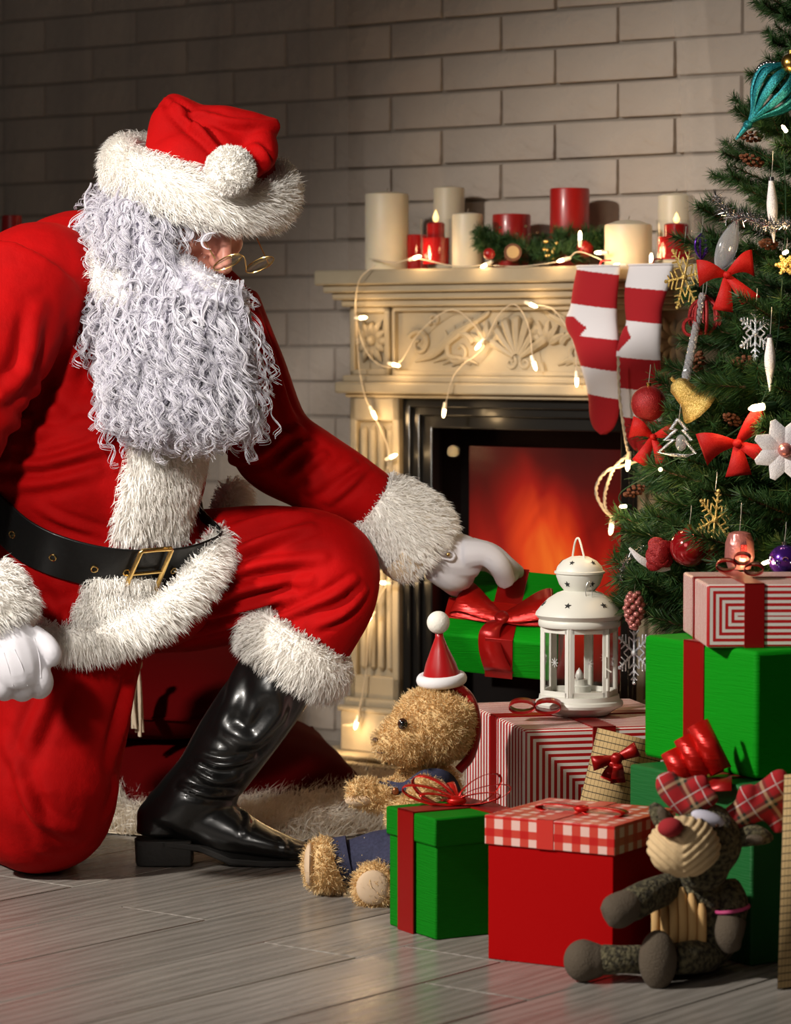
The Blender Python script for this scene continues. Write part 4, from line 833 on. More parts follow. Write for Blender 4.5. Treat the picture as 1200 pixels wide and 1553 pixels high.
strip_on('fur_placket', [(204 - i * .4, 322 - i * 1.2, 590 + i * 10) for i in range(0, 8)] + [(200 - i * 1.9, 310 - i * 2.7, 670 + i * 10) for i in range(0, 16)], .020, 11000, .026, 31)
strip_on('fur_placket', [(136 - i * 2.6, 236 - i * 1.5, 876 + i * 8) for i in range(0, 13)], .018, 5000, .024, 32)
# coat hem: fur roll draped over the raised thigh
hem = [(352, 748, 5.60, 24), (346, 785, 5.50, 25), (326, 835, 5.33, 27), (294, 885, 5.235, 27), (250, 928, 5.185, 27), (195, 957, 5.165, 27), (140, 972, 5.155, 26), (85, 972, 5.155, 25), (20, 955, 5.16, 25), (-60, 920, 5.20, 25), (-110, 880, 5.35, 25)]
def fur_hem():
    c, r = TP(hem); c2 = catmull(np.column_stack([np.array(c), r]), 60); mb = MB(); mb.tube(c2[:, :3], c2[:, 3] * .8, 14); me = mb.mesh('coat_hem'); p, q = sample(me, 15000, 41)
    tn = np.gradient(c2[:, :3], axis=0); idx = np.argmin(((p[:, None] - c2[None, :, :3]) ** 2).sum(2), axis=1); tang = unitv(tn[idx]); down = np.cross(tang, np.array([.3, -.95, 0.])); down = np.where((down[:, 2] > 0)[:, None], -down, down); down = unitv(down * 1. + np.array([.45, -.1, -.5]))
    o = man.part('coat_hem', me, m_furbase, sharp=0); man.part('hair_pile', fur('pile', p, q, .030, .0017, down, .70, .26, .42, .0012, 42), m_fur, parent=o, sharp=0, kind='stuff')
fur_hem()
# coat collar tuft seen behind the beard
fur_tube('fur_collar', [(150, 350, 5.36, 30), (150, 385, 5.26, 30), (175, 430, 5.19, 30), (215, 480, 5.15, 28)], 20, 3500, .022, seed=9)
# ---- belt on the coat, square brass buckle
bc = P(142, 760, 5.37); bn = unit([.33, -.459, 1.]); bu_ = unit(np.cross([0, 1, 0], bn)); bv_ = np.cross(bn, bu_); ring = []
def belt_pt(a, h):
    d = bu_ * math.cos(a) + bv_ * math.sin(a); r = cb_.ray_cast(Vector(bc + bn * h + d * .05 - LOC), Vector(d))
    return np.array(r[0]) + LOC if r[0] is not None else bc + d * .2 + bn * h
nb = 96; hw = .039; rr = np.array([[np.linalg.norm(belt_pt(2 * math.pi * k / nb, h) - bc - bn * h) for k in range(nb)] for h in (-hw, 0, hw)]); rr = np.maximum(rr.max(0), 0)
rr = np.minimum(rr, np.median(rr) * 1.12); rr = np.where(np.array([(bu_ * math.cos(2 * math.pi * k / nb) + bv_ * math.sin(2 * math.pi * k / nb))[1] for k in range(nb)]) > -.05, np.minimum(rr, .178), rr)
for _ in range(4): rr = (np.roll(rr, 1) + rr * 2 + np.roll(rr, -1)) / 4
def belt_at(a, h, off=.006):
    t = (a / (2 * math.pi) * nb) % nb; i = int(t); r = rr[i] + (rr[(i + 1) % nb] - rr[i]) * (t - i); d = bu_ * math.cos(a) + bv_ * math.sin(a); return bc + d * (r + off) + bn * h, d
mb = MB(); v = []
for k in range(nb):
    a = 2 * math.pi * k / nb
    for h, o_ in ((-hw, .003), (-hw, .008), (hw, .008), (hw, .003)): v.append(belt_at(a, h, o_)[0])
mb.add(v, [(k * 4 + j, ((k + 1) % nb) * 4 + j, ((k + 1) % nb) * 4 + (j + 1) % 4, k * 4 + (j + 1) % 4) for k in range(nb) for j in range(4)]); belt = man.part('belt', mb, m_leather, bevel=.002)
def belt_angle(px):
    best = min(((abs((600 + FPX * (q[0]) / (q[1])) - px), a) for a in np.linspace(math.pi, 2 * math.pi, 200) for q in [belt_at(a, 0)[0]]), key=lambda x: x[0]); return best[1]
a0, a1 = belt_angle(196), belt_angle(240); mb = MB(); cs = []
for a, h in ((a0 - .03, -.049), (a1 - .02, -.044), (a1 + .02, .048), (a0 + .02, .044)): cs.append(belt_at(a, h, .017)[0])
loop = []
for i in range(4): loop += [cs[i] + (cs[(i + 1) % 4] - cs[i]) * t for t in (0.04, .5, .96)]
loop.append(loop[0]); mb.tube(loop, .0048, 8, aspect=.7, up=unit((cs[0] + cs[2]) / 2 - bc)); mb.tube([(cs[0] + cs[3]) / 2, (cs[1] + cs[2]) / 2], .003, 8); man.part('buckle', mb, m_gold, parent=belt, sharp=60)
for px in (80, 142, 190, 262, 20):
    a = belt_angle(px); q, d = belt_at(a, -.004, .0095); e1 = unit(np.cross(bn, d)); mb = MB(); mb.tube([q + e1 * .0055 * math.cos(t) + bn * .0055 * math.sin(t) for t in np.linspace(0, 2 * math.pi, 14)], .0014, 6); man.part('eyelet', mb, m_gold, parent=belt)
# ---- boots
def boot(name, shaft, foot, heel_c, toe_c, label=None):
    mb = MB(); tpx(mb, shaft, 36, 24); c, r = TP(foot); mb.tube(c, r, 20, 24, aspect=[q[4] for q in foot], up=Z); mb.ell(P(244, 1238, 5.37), (M(38, 5.37), .036, M(30, 5.37))); mb.tube([P(245, 1232, 5.37), P(244, 1264, 5.37)], [M(36, 5.37), M(38, 5.37)], 20, 6, aspect=1.0)
    me = remesh(mb, .005, 5, .5); bv = bvh_of(me)
    return me, bv
shaft = [(446, 985, 5.37, 58), (428, 1015, 5.37, 61), (392, 1070, 5.37, 62), (352, 1128, 5.37, 60), (318, 1180, 5.37, 55), (282, 1220, 5.37, 53), (256, 1240, 5.37, 46), (250, 1250, 5.37, 36)]
foot = [(230, 1236, 5.375, 26, 1.05), (252, 1234, 5.37, 36, 1.0), (300, 1240, 5.365, 42, 1.0), (340, 1256, 5.36, 44, .95), (380, 1270, 5.35, 43, .70), (420, 1281, 5.34, 40, .52), (455, 1289, 5.335, 32, .45), (474, 1292, 5.33, 18, .45)]
me, bv = boot('boot', shaft, foot, None, None)
folds(me, bv, [([(290, 1165), (330, 1185), (362, 1182)], .008, .0055), ([(275, 1190), (315, 1205), (360, 1205)], .006, .006), ([(300, 1150), (340, 1160), (385, 1150)], .007, .006), ([(320, 1050), (335, 1100), (385, 1125), (420, 1085)], .014, .006), ([(360, 1010), (350, 1060), (325, 1100)], .016, .004), ([(360, 1215), (375, 1235), (372, 1262)], .006, .004), ([(400, 1040), (425, 1070), (415, 1110)], .016, .004), ([(425, 1268), (432, 1285), (428, 1296)], .005, .002)], lambda v: snoise(v, 22, 5) * .0014)
bt = man.part('boot', me, m_boot, sharp=0)
mb = MB(); hz = .013
outl = []
for x, y in ((205, -.030), (215, -.037), (250, -.039), (300, -.034), (350, -.036), (400, -.042), (440, -.039), (465, -.026), (476, 0), (465, .026), (440, .040), (400, .044), (350, .036), (300, .034), (250, .038), (215, .036), (205, .028), (201, 0)): outl.append((M(x - 600, 5.36), 5.36 + y))
zs = lambda x: .012 + .034 * max(0, min(1, (M(360 - 600, 5.36) - x) / .09))
n = len(outl); v = [(x, y, zs(x)) for x, y in outl] + [(x, y, zs(x) - .011) for x, y in outl]
mb.add(v, [tuple(range(n)), tuple(range(2 * n - 1, n - 1, -1))] + [(i, n + i, n + (i + 1) % n, (i + 1) % n) for i in range(n)]); man.part('sole', mb, m_sole, parent=bt, bevel=.002)
ho = [(x, y) for x, y in outl if x < M(292 - 600, 5.36)]; ho = [(x, y) for x, y in ho]; hx_ = M(290 - 600, 5.36); ho_ = [(hx_, 5.36 - .034)] + [(x, y) for x, y in outl[::-1] if x < hx_ - .001][::1] + [(hx_, 5.36 + .034)]
ang = sorted([(math.atan2(y - 5.36, x - (hx_ - .04)), x, y) for x, y in ho_]); ho_ = [(x, y) for _, x, y in ang]; n = len(ho_)
mb = MB(); mb.add([(x, y, .046) for x, y in ho_] + [(x + .002 * (1 if x < -.42 else 0), y, .001) for x, y in ho_], [tuple(range(n)), tuple(range(2 * n - 1, n - 1, -1))] + [(i, n + i, n + (i + 1) % n, (i + 1) % n) for i in range(n)]); man.part('heel', mb, m_sole, parent=bt, bevel=.0025)
mb = MB(); tpx(mb, [(-60, 1215, 5.76, 60), (-105, 1225, 5.92, 54), (-130, 1225, 6.02, 44)], 16); mb.ell(P(-130, 1215, 6.06), (.045, .05, .085)); man.part('boot', remesh(mb, .008, 4), m_boot, sharp=0)
# ---- gloved hands (palm, four fingers, thumb; each finger its own chain, fused into one glove)
def hand(name, palm, fingers, thumb, voxel=.0032, creases=None):
    mb = MB()
    for q in palm: tpx(mb, q, 14, 16)
    for q in fingers + [thumb]: tpx(mb, q, 18, 12)
    return remesh(mb, voxel, 3, .5)
lh = hand('glove', [[(650, 838, 5.48, 32), (675, 843, 5.49, 37), (702, 846, 5.50, 36), (722, 848, 5.51, 29)], [(660, 856, 5.48, 26), (684, 868, 5.50, 29), (702, 872, 5.53, 24)]],
    [[(706, 840, 5.475, 24), (736, 840, 5.470, 20), (756, 856, 5.47, 17.5), (768, 882, 5.505, 15)],
     [(714, 836, 5.52, 22), (746, 842, 5.53, 18), (770, 858, 5.55, 14), (786, 868, 5.60, 11)],
     [(718, 842, 5.54, 18), (748, 846, 5.55, 14), (768, 862, 5.56, 12), (780, 878, 5.575, 10)],
     [(714, 850, 5.565, 16), (740, 856, 5.58, 12), (756, 868, 5.59, 11), (766, 880, 5.60, 9)]],
    [(672, 866, 5.50, 24), (690, 884, 5.55, 20), (706, 898, 5.60, 16), (722, 905, 5.64, 13)])
man.part('glove', lh, m_glove, sharp=0, label='white glove gripping the green gift')
mb = MB(); mb.ell(P(680, 841, 5.435), (.0035, .002, .0035)); man.part('glove_button', mb, m_gold)
mb = MB(); mb.tube([P(654, 838, 5.447), P(668, 840, 5.440), P(684, 836, 5.440), P(690, 843, 5.440)], .0022, 8, 14); mb.tube([P(654, 843, 5.447), P(670, 846, 5.439), P(684, 849, 5.439), P(690, 843, 5.440)], .0022, 8, 14); man.part('glove_placket', mb, m_glove)
rh = hand('glove', [[(8, 955, 4.965, 36), (22, 985, 4.955, 44), (30, 1015, 4.95, 44), (32, 1030, 4.955, 36)], [(-10, 985, 4.96, 30), (-2, 1015, 4.955, 32)], [(45, 980, 4.955, 28), (52, 1012, 4.955, 27)]],
    [[(56, 1012, 4.94, 18), (66, 1034, 4.94, 16), (60, 1046, 4.965, 15), (44, 1040, 4.99, 13)],
     [(34, 1018, 4.935, 18), (40, 1042, 4.94, 16.5), (32, 1050, 4.968, 15), (22, 1040, 4.99, 13)],
     [(10, 1018, 4.935, 18), (10, 1041, 4.94, 16.5), (6, 1049, 4.968, 15), (0, 1040, 4.99, 13)],
     [(-14, 1014, 4.94, 17), (-18, 1036, 4.945, 15), (-18, 1044, 4.97, 14), (-20, 1034, 4.99, 12)]],
    [(48, 965, 4.955, 20), (70, 978, 4.945, 17), (80, 992, 4.94, 14.5), (78, 1004, 4.95, 12)])
rg_ = man.part('glove', rh, m_glove, sharp=0, label='white glove resting closed on the thigh'); rbv = bvh_of(rh)
def rhit(px, py):
    d = Vector(ray(px, py)).normalized(); r = rbv.ray_cast(Vector(CAMP - LOC), d); return None if r[0] is None else np.array(r[0]) + LOC
for ln in ([(52, 968), (60, 1000), (62, 1028)], [(22, 985), (34, 1012), (42, 1040)], [(6, 990), (14, 1016), (20, 1040)]):
    pts = [rhit(*q) for q in ln]; pts = [q for q in pts if q is not None]
    if len(pts) > 1: mb = MB(); mb.tube(catmull(pts, 12), .0012, 6); man.part('glove_stitching', mb, m_glove, parent=rg_)
# ---- hat
hat_up = unit([.20, -.26, .94]); hat_c = P(304, 273, 5.29); hx2 = unit(np.cross([0, 1, 0], hat_up)); hy2 = np.cross(hat_up, hx2)
mb = MB(); 
def hatp(px, py, Y): return P(px, py, Y)
mb.tube([hat_c - hat_up * .03, hat_c + hat_up * .02, P(298, 235, 5.27), P(285, 205, 5.27)], [.128, .126, .112, .085], 24, 14); tpx(mb, [(285, 215, 5.27, 82), (268, 185, 5.27, 50), (256, 160, 5.28, 26), (248, 150, 5.28, 12)], 16)
tpx(mb, [(250, 158, 5.28, 12), (285, 185, 5.26, 30), (340, 205, 5.24, 44), (390, 200, 5.23, 30), (418, 190, 5.23, 12), (425, 188, 5.23, 6)], 22); tpx(mb, [(395, 205, 5.22, 22), (395, 235, 5.20, 26), (375, 250, 5.17, 24), (355, 258, 5.15, 14)], 16); tpx(mb, [(360, 250, 5.24, 45), (395, 265, 5.25, 26)], 8)
hat_me = remesh(mb, .0055, 6, .5); hbv = bvh_of(hat_me)
folds(hat_me, hbv, [([(262, 160), (300, 195), (340, 240)], .008, .010), ([(300, 170), (350, 185), (420, 192)], .008, .006), ([(385, 220), (400, 235), (408, 255)], .008, .007), ([(250, 150), (275, 165), (310, 172)], .006, .005)], lambda v: snoise(v, 34, 8) * .003)
hat = man.part('hat', hat_me, m_vel, sharp=0)
mb = MB(); th_ = np.linspace(0, 2 * math.pi, 48); bp = [hat_c + (hx2 * math.cos(a) * .136 + hy2 * math.sin(a) * .130) + hat_up * (.006 * math.sin(2 * a)) for a in th_]
mb.tube(bp, .024, 16, aspect=1.62, up=hat_up, cap=False); me = mb.mesh('brim'); v, nr = arrays(me); put(me, v + nr * (snoise(v, 30, 3) * .004)[:, None]); p, q = sample(me, 13000, 51, keep=lambda c, nn: np.where(((c - hat_c) * nn).sum(1) > -.02, 1., .1))
tang = unitv(np.cross(hat_up, p - hat_c)); o = man.part('hat_brim', me, m_furbase, parent=hat, sharp=0)
pile = fur('pile', p, q, .030, .0016, tang * .85 - hat_up * .35, .74, .24, .42, .0012, 52); pile.transform(Matrix.Translation(-Vector(LOC))); finish(pile, m_fur, True, 0); oo = bpy.data.objects.new('hair_pile', pile); link(oo, hat); oo['kind'] = 'stuff'
pc = P(349, 260, 5.115); mb = MB(); mb.ell(pc, M(35, 5.12), None, 24, 16); me = mb.mesh('pompom'); p, q = sample(me, 7000, 55); v, nr = arrays(me); put(me, v + nr * (snoise(v, 120, 5) * .002)[:, None]); o = man.part('pompom', me, m_furbase, parent=hat, sharp=0)
pile = fur('pile', p, q, .008, .0020, (0, 0, 0), .0, .6, .5, .001, 56, per_clump=30); pile.transform(Matrix.Translation(-Vector(LOC))); finish(pile, m_fur, True, 0); oo = bpy.data.objects.new('hair_pile', pile); link(oo, hat); oo['kind'] = 'stuff'
# ---- beard and hair: a soft core covered with long curly locks
mb = MB()
for (x, y, Y, rx, ry, rd) in ((240, 455, 5.21, 80, 68, .075), (265, 510, 5.17, 100, 80, .085), (272, 560, 5.15, 102, 62, .075), (295, 590, 5.15, 80, 48, .06), (325, 492, 5.18, 46, 62, .05)): mb.ell(P(x, y, Y), (M(rx, Y), rd, M(ry, Y)))
bcore = remesh(mb, .008, 6); m_core = mat('beard_core', (.80, .78, .86), .8)
mb = MB()
for (x, y, Y, rx, ry, rd) in ((215, 335, 5.25, 52, 55, .08), (165, 345, 5.30, 38, 40, .05), (230, 385, 5.215, 34, 50, .06), (200, 405, 5.22, 45, 60, .05), (225, 330, 5.38, 70, 70, .07)): mb.ell(P(x, y, Y), (M(rx, Y), rd, M(ry, Y)))
hcore = remesh(mb, .008, 6)
def locks(name, me, n, Lr, amp, turns, seed, K=5, rad=.00072, keep=None, Mn=26, down=np.array([0, 0, -1.]), spread=.0020, zjit=.022):
    g = np.random.default_rng(seed); p, q = sample(me, n, seed, keep); tanv = down - q * (q @ down)[:, None]; tanv = unitv(tanv * .8 + down * .5 + q * .08 + g.normal(size=(n, 3)) * .09)
    side = unitv(np.cross(tanv, q)); out = unitv(np.cross(side, tanv)); t = np.linspace(0, 1, Mn)
    L = np.minimum(g.uniform(*Lr, n), np.maximum(.022, (p[:, 2] - ZMIN + g.normal(size=n) * zjit) * .95)); T = g.uniform(*turns, n) * np.maximum(.55, L / np.mean(Lr)); ph = snoise(p, 38, seed) * 3.2 + g.normal(size=n) * .8; A = amp * g.uniform(.6, 1.35, n); hand_ = np.sign(snoise(p, 15, seed + 5) + g.normal(size=n) * .25)
    adv = 1 - (1 - t) ** 1.3; an = ph[:, None] + hand_[:, None] * 2 * math.pi * T[:, None] * t[None] ** 1.1; At = A[:, None] * (.35 + .65 * t[None])
    base = p[:, None] + tanv[:, None] * (L[:, None] * adv[None])[..., None] + out[:, None] * (.003 + .010 * np.sin(math.pi * t))[None, :, None]
    ctr = base + side[:, None] * (At * np.cos(an))[..., None] + out[:, None] * (At * .7 * np.sin(an))[..., None] + tanv[:, None] * (At * .45 * np.sin(an))[..., None]
    P_ = []
    for k in range(K):
        o1, o2, o3 = g.normal(size=(3, n, 1)) * spread; gr = .5 + 1.0 * t[None]
        P_.append(ctr + side[:, None] * (o1 * gr)[..., None] + out[:, None] * (o2 * gr * .8)[..., None] + tanv[:, None] * (o3 * 1.6 * gr)[..., None])
    return strands(name, np.concatenate(P_), rad, .55)
bd = man.part('beard', bcore, m_core, sharp=0)
def sub(name, me, parent): me.transform(Matrix.Translation(-Vector(LOC))); finish(me, m_hair, True, 0); o = bpy.data.objects.new(name, me); link(o, parent); o['kind'] = 'stuff'; return o
bw = bcore.copy(); bw.transform(Matrix.Translation(Vector(LOC))); ZMIN = P(280, 668, 5.12)[2]; inface = lambda c: ((600 + FPX * c[:, 0] / c[:, 1]) > 255) & (c[:, 2] > P(300, 445, 5.2)[2]); front = lambda c, nn: np.where(nn[:, 1] < .35, 1., .12) * np.where(inface(c), 0., 1.)
sub('curl', locks('curl', bw, 640, (.09, .16), .0095, (1.9, 3.4), 61, K=6, spread=.0016, keep=front), bd)
sub('curl', locks('curl', bw, 230, (.04, .075), .0135, (1.4, 2.1), 62, spread=.0016, keep=lambda c, nn: front(c, nn) * np.where(c[:, 2] < P(270, 545, 5.15)[2], 1., .15)), bd)
def ringlets(name, me, spots, seed, rr0=.0125, K=10, Mn=36):
    g = np.random.default_rng(seed); bv = bvh_of(me); out = []
    for (x, y) in spots:
        p, n_ = hit(bv, x, y)
        if p is None: continue
        n_ = unit(n_ * .5 + np.array([0, -1., .05]) + g.normal(size=3) * .25); e1 = unit(np.cross(n_, [0, 0, 1.])); e2 = np.cross(e1, n_); e2 = e2 if e2[2] > 0 else -e2; r = rr0 * g.uniform(.75, 1.3); sg = g.choice([-1, 1]); t = np.linspace(0, 1, Mn)
        for k in range(K):
            o1 = g.normal() * .0011; o2 = (k / (K - 1) - .5) * .0085 + g.normal() * .0006; tt = np.clip((t - .30) / .70, 0, 1); an = math.pi * (.5 - .5 * sg) + sg * (tt * 2 * math.pi * 1.45); rad = (r + o1) * (1 - .22 * tt); lead = np.clip(1 - t / .30, 0, 1)
            out.append(p + n_ * (.010 + .004 * tt + o2 - .010 * lead ** 1.)[:, None] + e1 * (rad * np.cos(an) + lead * .006 * np.sin(lead * 5))[:, None] + e2 * (-rad * np.sin(an) * sg * 1. + lead * .045)[:, None])
    return strands(name, np.array(out), .00058, .75)
gq = np.random.default_rng(77); spots = [(gq.uniform(165, 385), gq.uniform(545, 660)) for _ in range(70)] + [(gq.uniform(150, 205), gq.uniform(430, 620)) for _ in range(30)] + [(gq.uniform(205, 385), gq.uniform(455, 560)) for _ in range(40)]
sub('ringlet', ringlets('ringlet', bw, spots, 78), bd)
hr_ = man.part('hair', hcore, m_core, sharp=0); hw_ = hcore.copy(); hw_.transform(Matrix.Translation(Vector(LOC))); sub('ringlet', ringlets('ringlet', hw_, [(gq.uniform(135, 260), gq.uniform(305, 430)) for _ in range(42)], 79), hr_)
sub('curl', locks('curl', hw_, 560, (.06, .12), .0085, (1.4, 2.6), 63, keep=front), hr_)
sub('curl', locks('curl', hw_, 70, (.035, .06), .013, (1.4, 2.0), 64, spread=.0016, keep=lambda c, nn: np.where(c[:, 0] < P(190, 350, 5.3)[0], 1., .02), down=unit([-.75, -.2, -.55])), hr_)
# moustache sweeping along the cheek, forelock
mb = MB(); tpx(mb, [(352, 442, 5.185, 9), (332, 439, 5.165, 14), (306, 427, 5.165, 16), (282, 409, 5.185, 14), (264, 390, 5.205, 9)], 20, 12); tpx(mb, [(352, 440, 5.19, 9), (362, 452, 5.20, 12), (362, 470, 5.20, 9)], 12); ms_me = remesh(mb, .004, 3); mw = ms_me.copy(); mo = man.part('moustache', ms_me, m_furbase, sharp=0)
p, q = sample(mw, 3200, 71); sub('hair_pile', fur('pile', p, q, .020, .0014, (-.55, -.1, -.6), .65, .35, .55, .002, 71), mo); sub('curl', locks('curl', mw, 50, (.022, .04), .0085, (1.2, 2.0), 72), mo)
fl = []
for (x0, y0, Y, s_, n_) in ((300, 338, 5.185, 1, 16), (322, 350, 5.165, -1, 5), (275, 338, 5.19, 1, 12)):
    for k in range(n_):
        t = np.linspace(0, 1, 26); r = (.015 + .0004 * (k % 5)) * (1 - .2 * t); an = -s_ * (t * (3.3 + .25 * math.sin(k * 2.1)) - .3) + math.pi / 2; c0 = P(x0, y0 + 17, Y) + np.array([(k - n_ / 2) * .0011, -.0003 * (k % 4), .0008 * math.sin(k * 1.7)]); fl.append(np.stack([c0[0] + r * np.cos(an) * 1.0 + .004 * s_ * t, c0[1] - .012 * t + 0 * t, c0[2] + r * np.sin(an) * .95], 1))
sub('forelock', strands('forelock', np.array(fl), .0009), hr_)
# white eyebrows
for s_ in (-1, 1):
    mb = MB(); mb.tube([H(s_ * .014, .095, .026), H(s_ * .034, .093, .034), H(s_ * .052, .078, .028)], [.004, .006, .003], 8, 10); me = mb.mesh('eyebrow'); p, q = sample(me, 160, 81); o = man.part('eyebrow', me, m_furbase, sharp=0); sub('hair_pile', fur('pile', p, q, .010, .0009, hr * s_, .6, .3, .3, 0, 82), o)
# ---- wire spectacles low on the nose
e1 = unit(RTV * .90 + UPV * .42); e2 = unit((-RTV * .42 + UPV * .90) * .52 - FW * -.85)
sp = Thing('eyeglasses', 'thin gold wire eyeglasses low on the nose of the kneeling man', 'glasses', P(369, 400, 5.155))
lens = []
m_lens = pane_mat('spectacle_lens', .05)
for (x, y, Y) in ((345.5, 397.5, 5.150), (394, 401.5, 5.172)):
    c = P(x, y, Y); th_ = np.linspace(0, 2 * math.pi, 40); pts = [c + e1 * .0255 * math.cos(a) + e2 * .0205 * math.sin(a) for a in th_]; mb = MB(); mb.tube(pts, .0011, 8, cap=False); rm = sp.part('lens_rim', mb, m_gold); lens.append((c, pts))
    mb = MB(); mb.add([c] + [c + (q - c) * .97 for q in pts[:-1]], [(0, 1 + i, 1 + (i + 1) % 39) for i in range(39)]); sp.part('lens', mb, m_lens, parent=rm, solid=.0008)
mb = MB(); mb.tube([lens[0][0] + e1 * .0245 + e2 * .004, P(371, 391, 5.145), lens[1][0] - e1 * .0245 + e2 * .002], .0011, 8, 10); sp.part('bridge', mb, m_gold)
for (a, b, Y0, Y1) in (((326, 392), (306, 358), 5.150, 5.20), ((409, 403), (390, 362), 5.172, 5.26)): mb = MB(); mb.tube([P(*a, Y0), P((a[0] + b[0]) / 2, (a[1] + b[1]) / 2, (Y0 + Y1) / 2 - .003), P(*b, Y1)], .0012, 8, 8); sp.part('temple_arm', mb, m_gold)
# ================================================================ TEDDY BEAR
m_bear = island_mat('golden_plush', (.78, .54, .25), (.98, .77, .45), .75, .2, transl=.35); m_bearb = mat('plush_backing', (.72, .50, .24), .9); m_suede = mat('cream_suede', (.66, .48, .32), .85, bump=(300, .2, .001))
m_denim = mat('dark_denim', (.018, .020, .050), .85, var=(220, (.035, .038, .085), .2), bump=(900, .4, .0006)); m_thread = mat('tan_thread', (.45, .36, .22), .8)
bear = Thing('teddy_bear', 'golden curly teddy bear in denim overalls sitting behind the small green box', 'teddy bear', np.array([.035, 5.05, 0])); BL = bear.loc
def plush(name, shapes, tubes=(), n=6000, L=.013, seed=1, voxel=.005):
    mb = MB()
    for (x, y, Y, rx, ry, rd) in shapes: mb.ell(P(x, y, Y), (M(rx, Y), rd, M(ry, Y)), None, 20, 14)
    for t in tubes: tpx(mb, t, 16, 14)
    me = remesh(mb, voxel, 4); p, q = sample(me, n, seed); o = bear.part(name, me, m_bearb, sharp=0)
    bear.part('plush_pile', fur('pile', p, q, L, .0016, (-.1, 0, -.5), .35, .75, .55, .0022, seed, per_clump=16), m_bear, parent=o, sharp=0, kind='stuff'); return o
plush('head', [(658, 1100, 5.03, 62, 56, .066), (620, 1118, 5.01, 40, 40, .046), (592, 1128, 5.0, 24, 25, .028), (700, 1085, 5.0, 17, 24, .014), (672, 1066, 5.10, 24, 20, .02)], n=11000, seed=11)
plush('torso', [(648, 1210, 5.05, 52, 58, .055), (645, 1178, 5.05, 40, 30, .045)], n=4500, seed=12)
plush('arm', [], [[(620, 1195, 5.03, 24), (590, 1208, 5.01, 22), (555, 1204, 5.0, 21), (532, 1198, 4.99, 16)]], 3000, seed=13)
plush('arm', [], [[(655, 1192, 4.985, 24), (640, 1215, 4.965, 24), (612, 1238, 4.95, 22), (597, 1228, 4.94, 17)]], 3000, seed=14)
plush('foot', [(490, 1312, 5.06, 28, 40, .045), (512, 1318, 5.06, 20, 34, .035)], n=3200, seed=15); plush('foot', [(572, 1345, 4.965, 36, 37, .028)], n=3000, seed=16)
mb = MB(); mb.ell(P(566, 1346, 4.940), (M(26, 4.94), .010, M(27, 4.94))); bear.part('foot_pad', mb, m_suede); mb = MB(); mb.ell(P(470, 1311, 5.05), (M(9, 5.05), .036, M(33, 5.05))); bear.part('foot_pad', mb, m_suede)
mb = MB(); mb.ell(P(545, 1213, 4.985), (M(22, 5), .012, M(10, 5)), roty(R(-4))); bear.part('paw_pad', mb, m_suede)
mb = MB(); tpx(mb, [(640, 1300, 5.07, 48), (580, 1302, 5.07, 44), (540, 1308, 5.07, 38), (508, 1313, 5.07, 36)], 18, 18); tpx(mb, [(650, 1300, 5.03, 48), (610, 1315, 5.0, 44), (585, 1338, 4.985, 38)], 14, 18); mb.ell(P(645, 1285, 5.06), (M(62, 5.05), .068, M(66, 5.05)))
dn = remesh(mb, .005, 4); v, nr = arrays(dn); put(dn, v + nr * (snoise(v, 60, 7) * .0022)[:, None]); dbv = bvh_of(dn); ov = bear.part('overalls', dn, m_denim, sharp=0)
v, nr = arrays(dn); v[:, 2] = np.maximum(v[:, 2], .003); put(dn, v)
mb = MB(); mb.tube([P(532, 1306, 5.07), P(508, 1311, 5.07)], [M(40, 5.07), M(41, 5.07)], 24, 6); bear.part('turn_up', mb, m_denim, parent=ov)
for ln in ([(556, 1246), (553, 1270), (549, 1298)], [(528, 1272), (524, 1300), (528, 1338)]):
    pts = [hit(dbv, *q)[0] for q in ln]; pts = [q for q in pts if q is not None]
    if len(pts) > 1: mb = MB(); mb.tube(catmull(pts, 12), .0009, 6); bear.part('seam_stitching', mb, m_thread, parent=ov)
mb = MB(); mb.strip(catmull([P(588, 1193, 4.998), P(612, 1196, 4.985), P(640, 1178, 4.985), P(668, 1176, 4.985), P(690, 1190, 5.0), P(705, 1225, 5.02)], 20), Z * .9 + np.array([0, .3, .0]), .022); bear.part('strap', mb, m_denim, solid=.003)
mb = MB(); mb.box(P(583, 1194, 5.0), (.022, .004, .016), roty(R(20))); bear.part('bib', mb, m_denim, bevel=.002); mb = MB(); mb.ell(P(600, 1200, 4.978), (.0055, .003, .0065)); bear.part('button', mb, mat('copper_button', (.30, .10, .04), .35, .8))
m_eye = mat('brown_eye', (.05, .018, .008), .08, coat=1); mb = MB(); mb.ell(P(611, 1098, 4.966), (M(8, 5), .005, M(9, 5))); ey = bear.part('eye', mb, m_eye); mb = MB(); mb.ell(P(611, 1098, 4.9620), (M(4.5, 5), .003, M(5, 5))); bear.part('pupil', mb, mat('black_pupil', (.004, .004, .004), .05, coat=1), parent=ey)
mb = MB(); mb.ell(P(570, 1122, 4.992), (M(5, 5), .010, M(4, 5))); bear.part('nose', mb, mat('brown_thread', (.10, .05, .03), .8)); mb = MB(); mb.tube([P(570, 1138, 4.99), P(575, 1142, 4.978), P(583, 1141, 4.973)], .0012, 6, 8); bear.part('mouth', mb, bpy.data.materials['brown_thread'])
